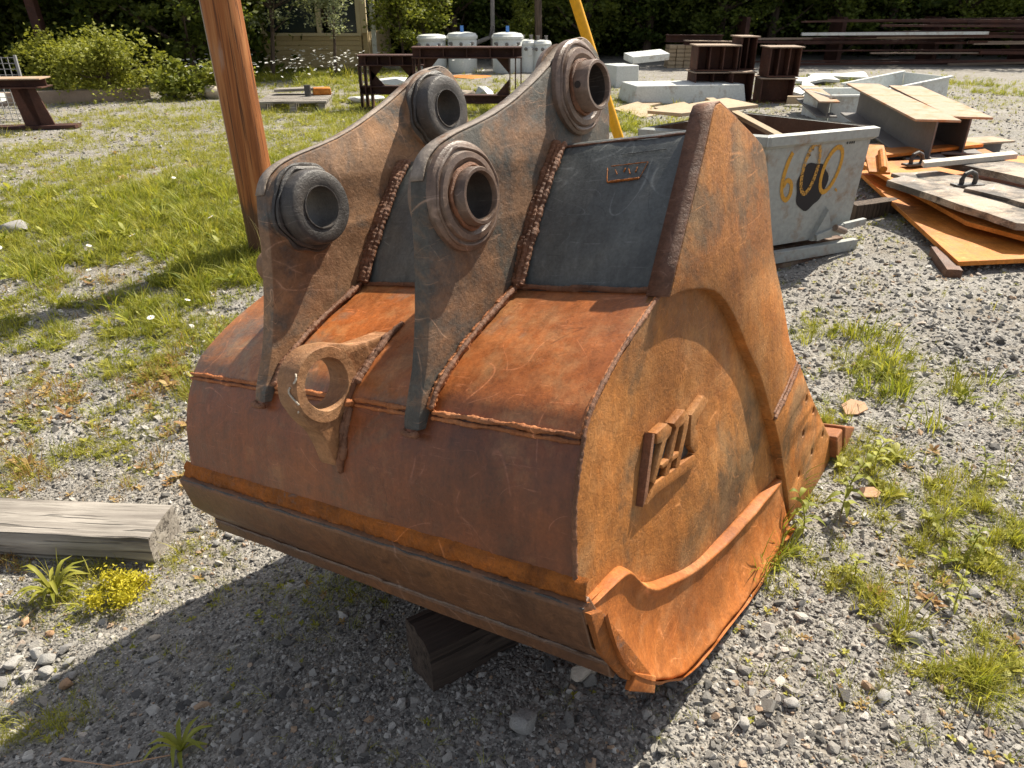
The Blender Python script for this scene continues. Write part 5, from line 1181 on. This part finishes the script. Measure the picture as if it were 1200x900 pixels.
q = MB(); q.add([(-3.5,-.5,2.7),(2.2,-.5,2.7),(2.2,4.1,2.7),(-3.5,4.1,2.7),(-3.5,1.8,3.9),(2.2,1.8,3.9)], [(0,1,2,3),(0,4,5,1),(2,5,4,3),(0,3,4),(1,5,2)]); q.build('roof', M['roof'], cb)

# ================================================================== steel rack of long bars at the far right
rk = empty('bar_rack', (10.5, 20.6, 0), -.02, 'rack of long dark steel bars in front of the far trees', 'steel rack')
for i in range(5): q = MB(); q.box((-4.6+i*2.4, .3, .55), (.10, .9, 1.1)); q.build('rack_post', M['hframe'], rk)
r5 = random.Random(5)
for i in range(34):
    z = .06+r5.choice([0, .13, .27, .30, .48, .52, .70, .88, .93])+r5.uniform(-.03, .04); x0 = r5.uniform(-4.9, -1.5) if i % 2 else r5.uniform(-.5, 1.); x1 = x0+r5.uniform(4, 6.5); yy = -.3-r5.uniform(0, .5)
    q = MB(); q.bar((x0, yy, z), (x1, yy+r5.uniform(-.5, .5), z+r5.uniform(-.05, .14)), r5.uniform(.04, .09), r5.uniform(.03, .07)); q.build('steel_bar', M['junkw'] if i == 13 else (M['offcap'] if i % 7 == 2 else M['hframe']), rk)
# poles far back
for nm, x, y, r, h, mat, lab, lean in (('utility_pole', .66, 19.7, .09, 6, M['bark'], 'brown wooden pole in front of the dark trees behind the transformers', .03), ('steel_post', -.47, 19.9, .055, 3.2, M['ibeam'], 'grey steel post with a curved pipe behind the transformers', 0)):
    q = MB(); q.tube([(0, 0, 0), (-lean*h, 0, h)], [r, r*.85], 16)
    if not lean: q.tube([(0, -.08, 1.5), (0, -.08, .9), (-.08, -.1, .65), (-.35, -.1, .55), (-.5, -.1, .5)], .05, 10)
    o = q.build(nm, mat); o.location = (x, y, gz(x, y)); tag(o, lab, 'pole')

# ================================================================== trees, bushes and forest
def crown_mesh(seed, rx, ry, z0, z1, nclump, nleaf, lsize, mat, cr=.32, shell=.35, droop=.2):
    r = np.random.default_rng(seed); d = r.normal(0, 1, (nclump, 3)); d /= np.linalg.norm(d, axis=1)[:, None]; q = (shell+(1-shell)*r.random((nclump, 1)))
    h = (z1-z0)/2; Cc = d*q*np.array([rx, ry, h])+np.array([0, 0, z0+h]); Cc[:, 2] = np.maximum(Cc[:, 2], .15)
    rad = cr*r.uniform(.5, 1.3, (nclump, 1, 1)); Cn = (Cc[:, None, :]+r.normal(0, .5, (nclump, nleaf, 3))*rad*np.array([1, 1, .7])).reshape(-1, 3); Cn[:, 2] = np.maximum(Cn[:, 2], .03)
    V, F_ = leafcloud(Cn, lsize, r, .62, droop); return npmesh('crown', V, F_, mat, 'mesh'), Cc
def limbs(h, r0, Cc, nb, seed, lean=0):
    r = random.Random(seed); mb = MB(); n = 8; tr = [Vector((lean*t*h+.06*math.sin(t*5+seed), .05*math.cos(t*4+seed), h*t)) for t in np.linspace(0, 1, n)]
    mb.tube(tr, [r0*(1-.75*t) for t in np.linspace(0, 1, n)], 12)
    for i in range(nb):
        c_ = Vector(Cc[r.randrange(len(Cc))]); t = min(.95, max(.1, (c_.z*.75)/h)); a = tr[int(t*(n-1))]; m_ = a.lerp(c_, .5)+Vector((0, 0, -.08)); mb.tube([a, m_, c_], [r0*.35, r0*.22, r0*.06], 6)
    return mb
def tree(x, y, mesh, Cc, h, r0, label, seed, s=1, rz=0, cat='tree', name='tree', group='trees behind the yard', lean=0, nb=22):
    t_ = empty(name, (x, y, gz(x, y)), rz, label, cat, group); t_.scale = (s, s, s)
    o = bpy.data.objects.new('crown', mesh); C.objects.link(o); o.parent = t_
    limbs(h, r0, Cc, nb, seed, lean).build('trunk', M['bark'], t_); return t_
cA = crown_mesh(1, 1.9, 1.6, .25, 5.0, 150, 85, .13, M['tree1'])
cB = crown_mesh(2, 1.8, 1.6, .1, 4.6, 150, 85, .12, M['tree2'])
cC = crown_mesh(3, 1.7, 1.5, .5, 4.4, 120, 80, .12, M['tree1'], .4)
spots = [(2.0,22.3,'B'),(3.8,22.8,'A'),(5.6,22.0,'B'),(7.2,22.6,'C'),(8.9,22.4,'A'),(10.6,22.9,'B'),(12.3,22.3,'C'),(14.2,22.6,'A'),(16.2,23,'B'),(.3,22.8,'C'),(-1.5,21.9,'A'),(-2.6,23.5,'B')]
wd_ = ['first','second','third','fourth','fifth','sixth','seventh','eighth','ninth']
for i, (x, y, t) in enumerate(spots):
    me, Cc = dict(A=cA, B=cB, C=cC)[t]
    kind = {'A': 'leafy green tree', 'B': 'dark dense tree', 'C': 'loose mid green tree'}[t]
    lab = kind+(' standing behind the steel rack of bars, %s from the left' % wd_[i-3] if 3 <= i <= 8 else [' behind the crate stack', ' right of the far timber stack', ' between the offcut stack and the rack'][i] if i < 3 else [' behind the brown far pole', ' behind the white transformers', ' between cabin and transformers'][i-9])
    tree(x, y, me, Cc, 4.2, .13, lab, i, 1+.08*math.sin(i*3), i*1.3)
bsh = crown_mesh(9, .85, .7, .0, 1.15, 80, 75, .065, M['bush'], .22, .2)
tree(-6.5, 12.95, bsh[0], bsh[1], .8, .04, 'large sunlit yellow green bush left of the wooden pole', 3, 1.0, .4, 'bush', 'bush', None, 0, 14)
tree(-7.5, 13.4, bsh[0], bsh[1], .8, .04, 'yellow green bush behind the steel bench, left of the large bush', 4, .95, 2.2, 'bush', 'bush', None, 0, 14)
bs2 = crown_mesh(10, .5, .4, .0, .55, 34, 50, .09, M['bush'], .16, .2)
tree(-5.45, 13.1, bs2[0], bs2[1], .4, .02, 'low leafy shrub between the large bush and the whitish boulder', 5, 1., .4, 'shrub', 'shrub', None, 0, 8)
tree(-4.9, 13.6, bs2[0], bs2[1], .4, .02, 'low leafy shrub just behind the whitish boulder', 6, 1., 2.4, 'shrub', 'shrub', None, 0, 8)
for i, (x, y, s) in enumerate([(-11.5,16.2,1),(-9.6,16.8,1.05),(-8.0,15.9,.95),(-6.5,16.3,1.0)]):
    tree(x, y, (cA if i == 0 else cB)[0], (cA if i == 0 else cB)[1], 4.2, .12, ['light green tree at the upper left corner', 'dark tree just right of the steel post', 'dark tree behind the large sunlit bush', 'dark tree just left of the wooden pole top'][i], 40+i, s, i*2.1, group='trees along the left side')
pal = crown_mesh(12, 1.1, .8, .95, 3.4, 90, 80, .075, M['tree3'], .30, .2, .5)
tree(-5.05, 16.9, pal[0], pal[1], 3.0, .05, 'pale silvery leaved tree overhanging right of the wooden pole', 50, 1, .3, group=None, lean=.05)
tree(-3.75, 17.2, pal[0], pal[1], 3.0, .04, 'pale leaved young tree in front of the cabin corner', 51, .9, 2.0, group=None, lean=-.03)
sb3 = crown_mesh(14, .6, .5, .2, 2.3, 60, 70, .085, M['bush'], .22, .2)
tree(-2.55, 18.6, sb3[0], sb3[1], 1.8, .035, 'yellow green sapling between the cabin and the transformers', 52, 1.05, 1, group=None)
tree(-2.15, 19.4, sb3[0], sb3[1], 1.8, .035, 'sunlit leafy sapling left of the leftmost transformer', 53, 1.1, 3, group=None)
tree(.25, 20.4, sb3[0], sb3[1], 1.8, .035, 'yellow green sapling between the two transformer groups', 54, .75, 2, group=None)
# forest mass behind everything
clm = []
for i in range(4):
    r = np.random.default_rng(300+i); Cn = r.normal(0, .30, (130, 3)); V, F_ = leafcloud(Cn, .13, r, .6, .2); clm.append(npmesh('clump', V, F_, M['forest'], 'mesh'))
n = 11000; x = rng.uniform(-22, 26, n); y = rng.uniform(24.0, 28.5, n); z = rng.uniform(0, 1, n)**1.2*5.2
n2 = 3200; x2 = rng.uniform(-22, -5.9, n2); y2 = 17.2+rng.uniform(0, 4, n2); z2 = rng.random(n2)**1.2*5
x, y, z = np.r_[x, x2], np.r_[y, y2], np.r_[z, z2]; n = len(x); s = rng.uniform(.8, 1.6, n)
scatter('forest', np.stack([x, y, z], 1), rng.uniform(0, 6.28, (n, 3)), np.stack([s, s, s], 1), rng.integers(0, 4, n), clm, 'dense dark green forest closing the far side of the yard', 'forest')
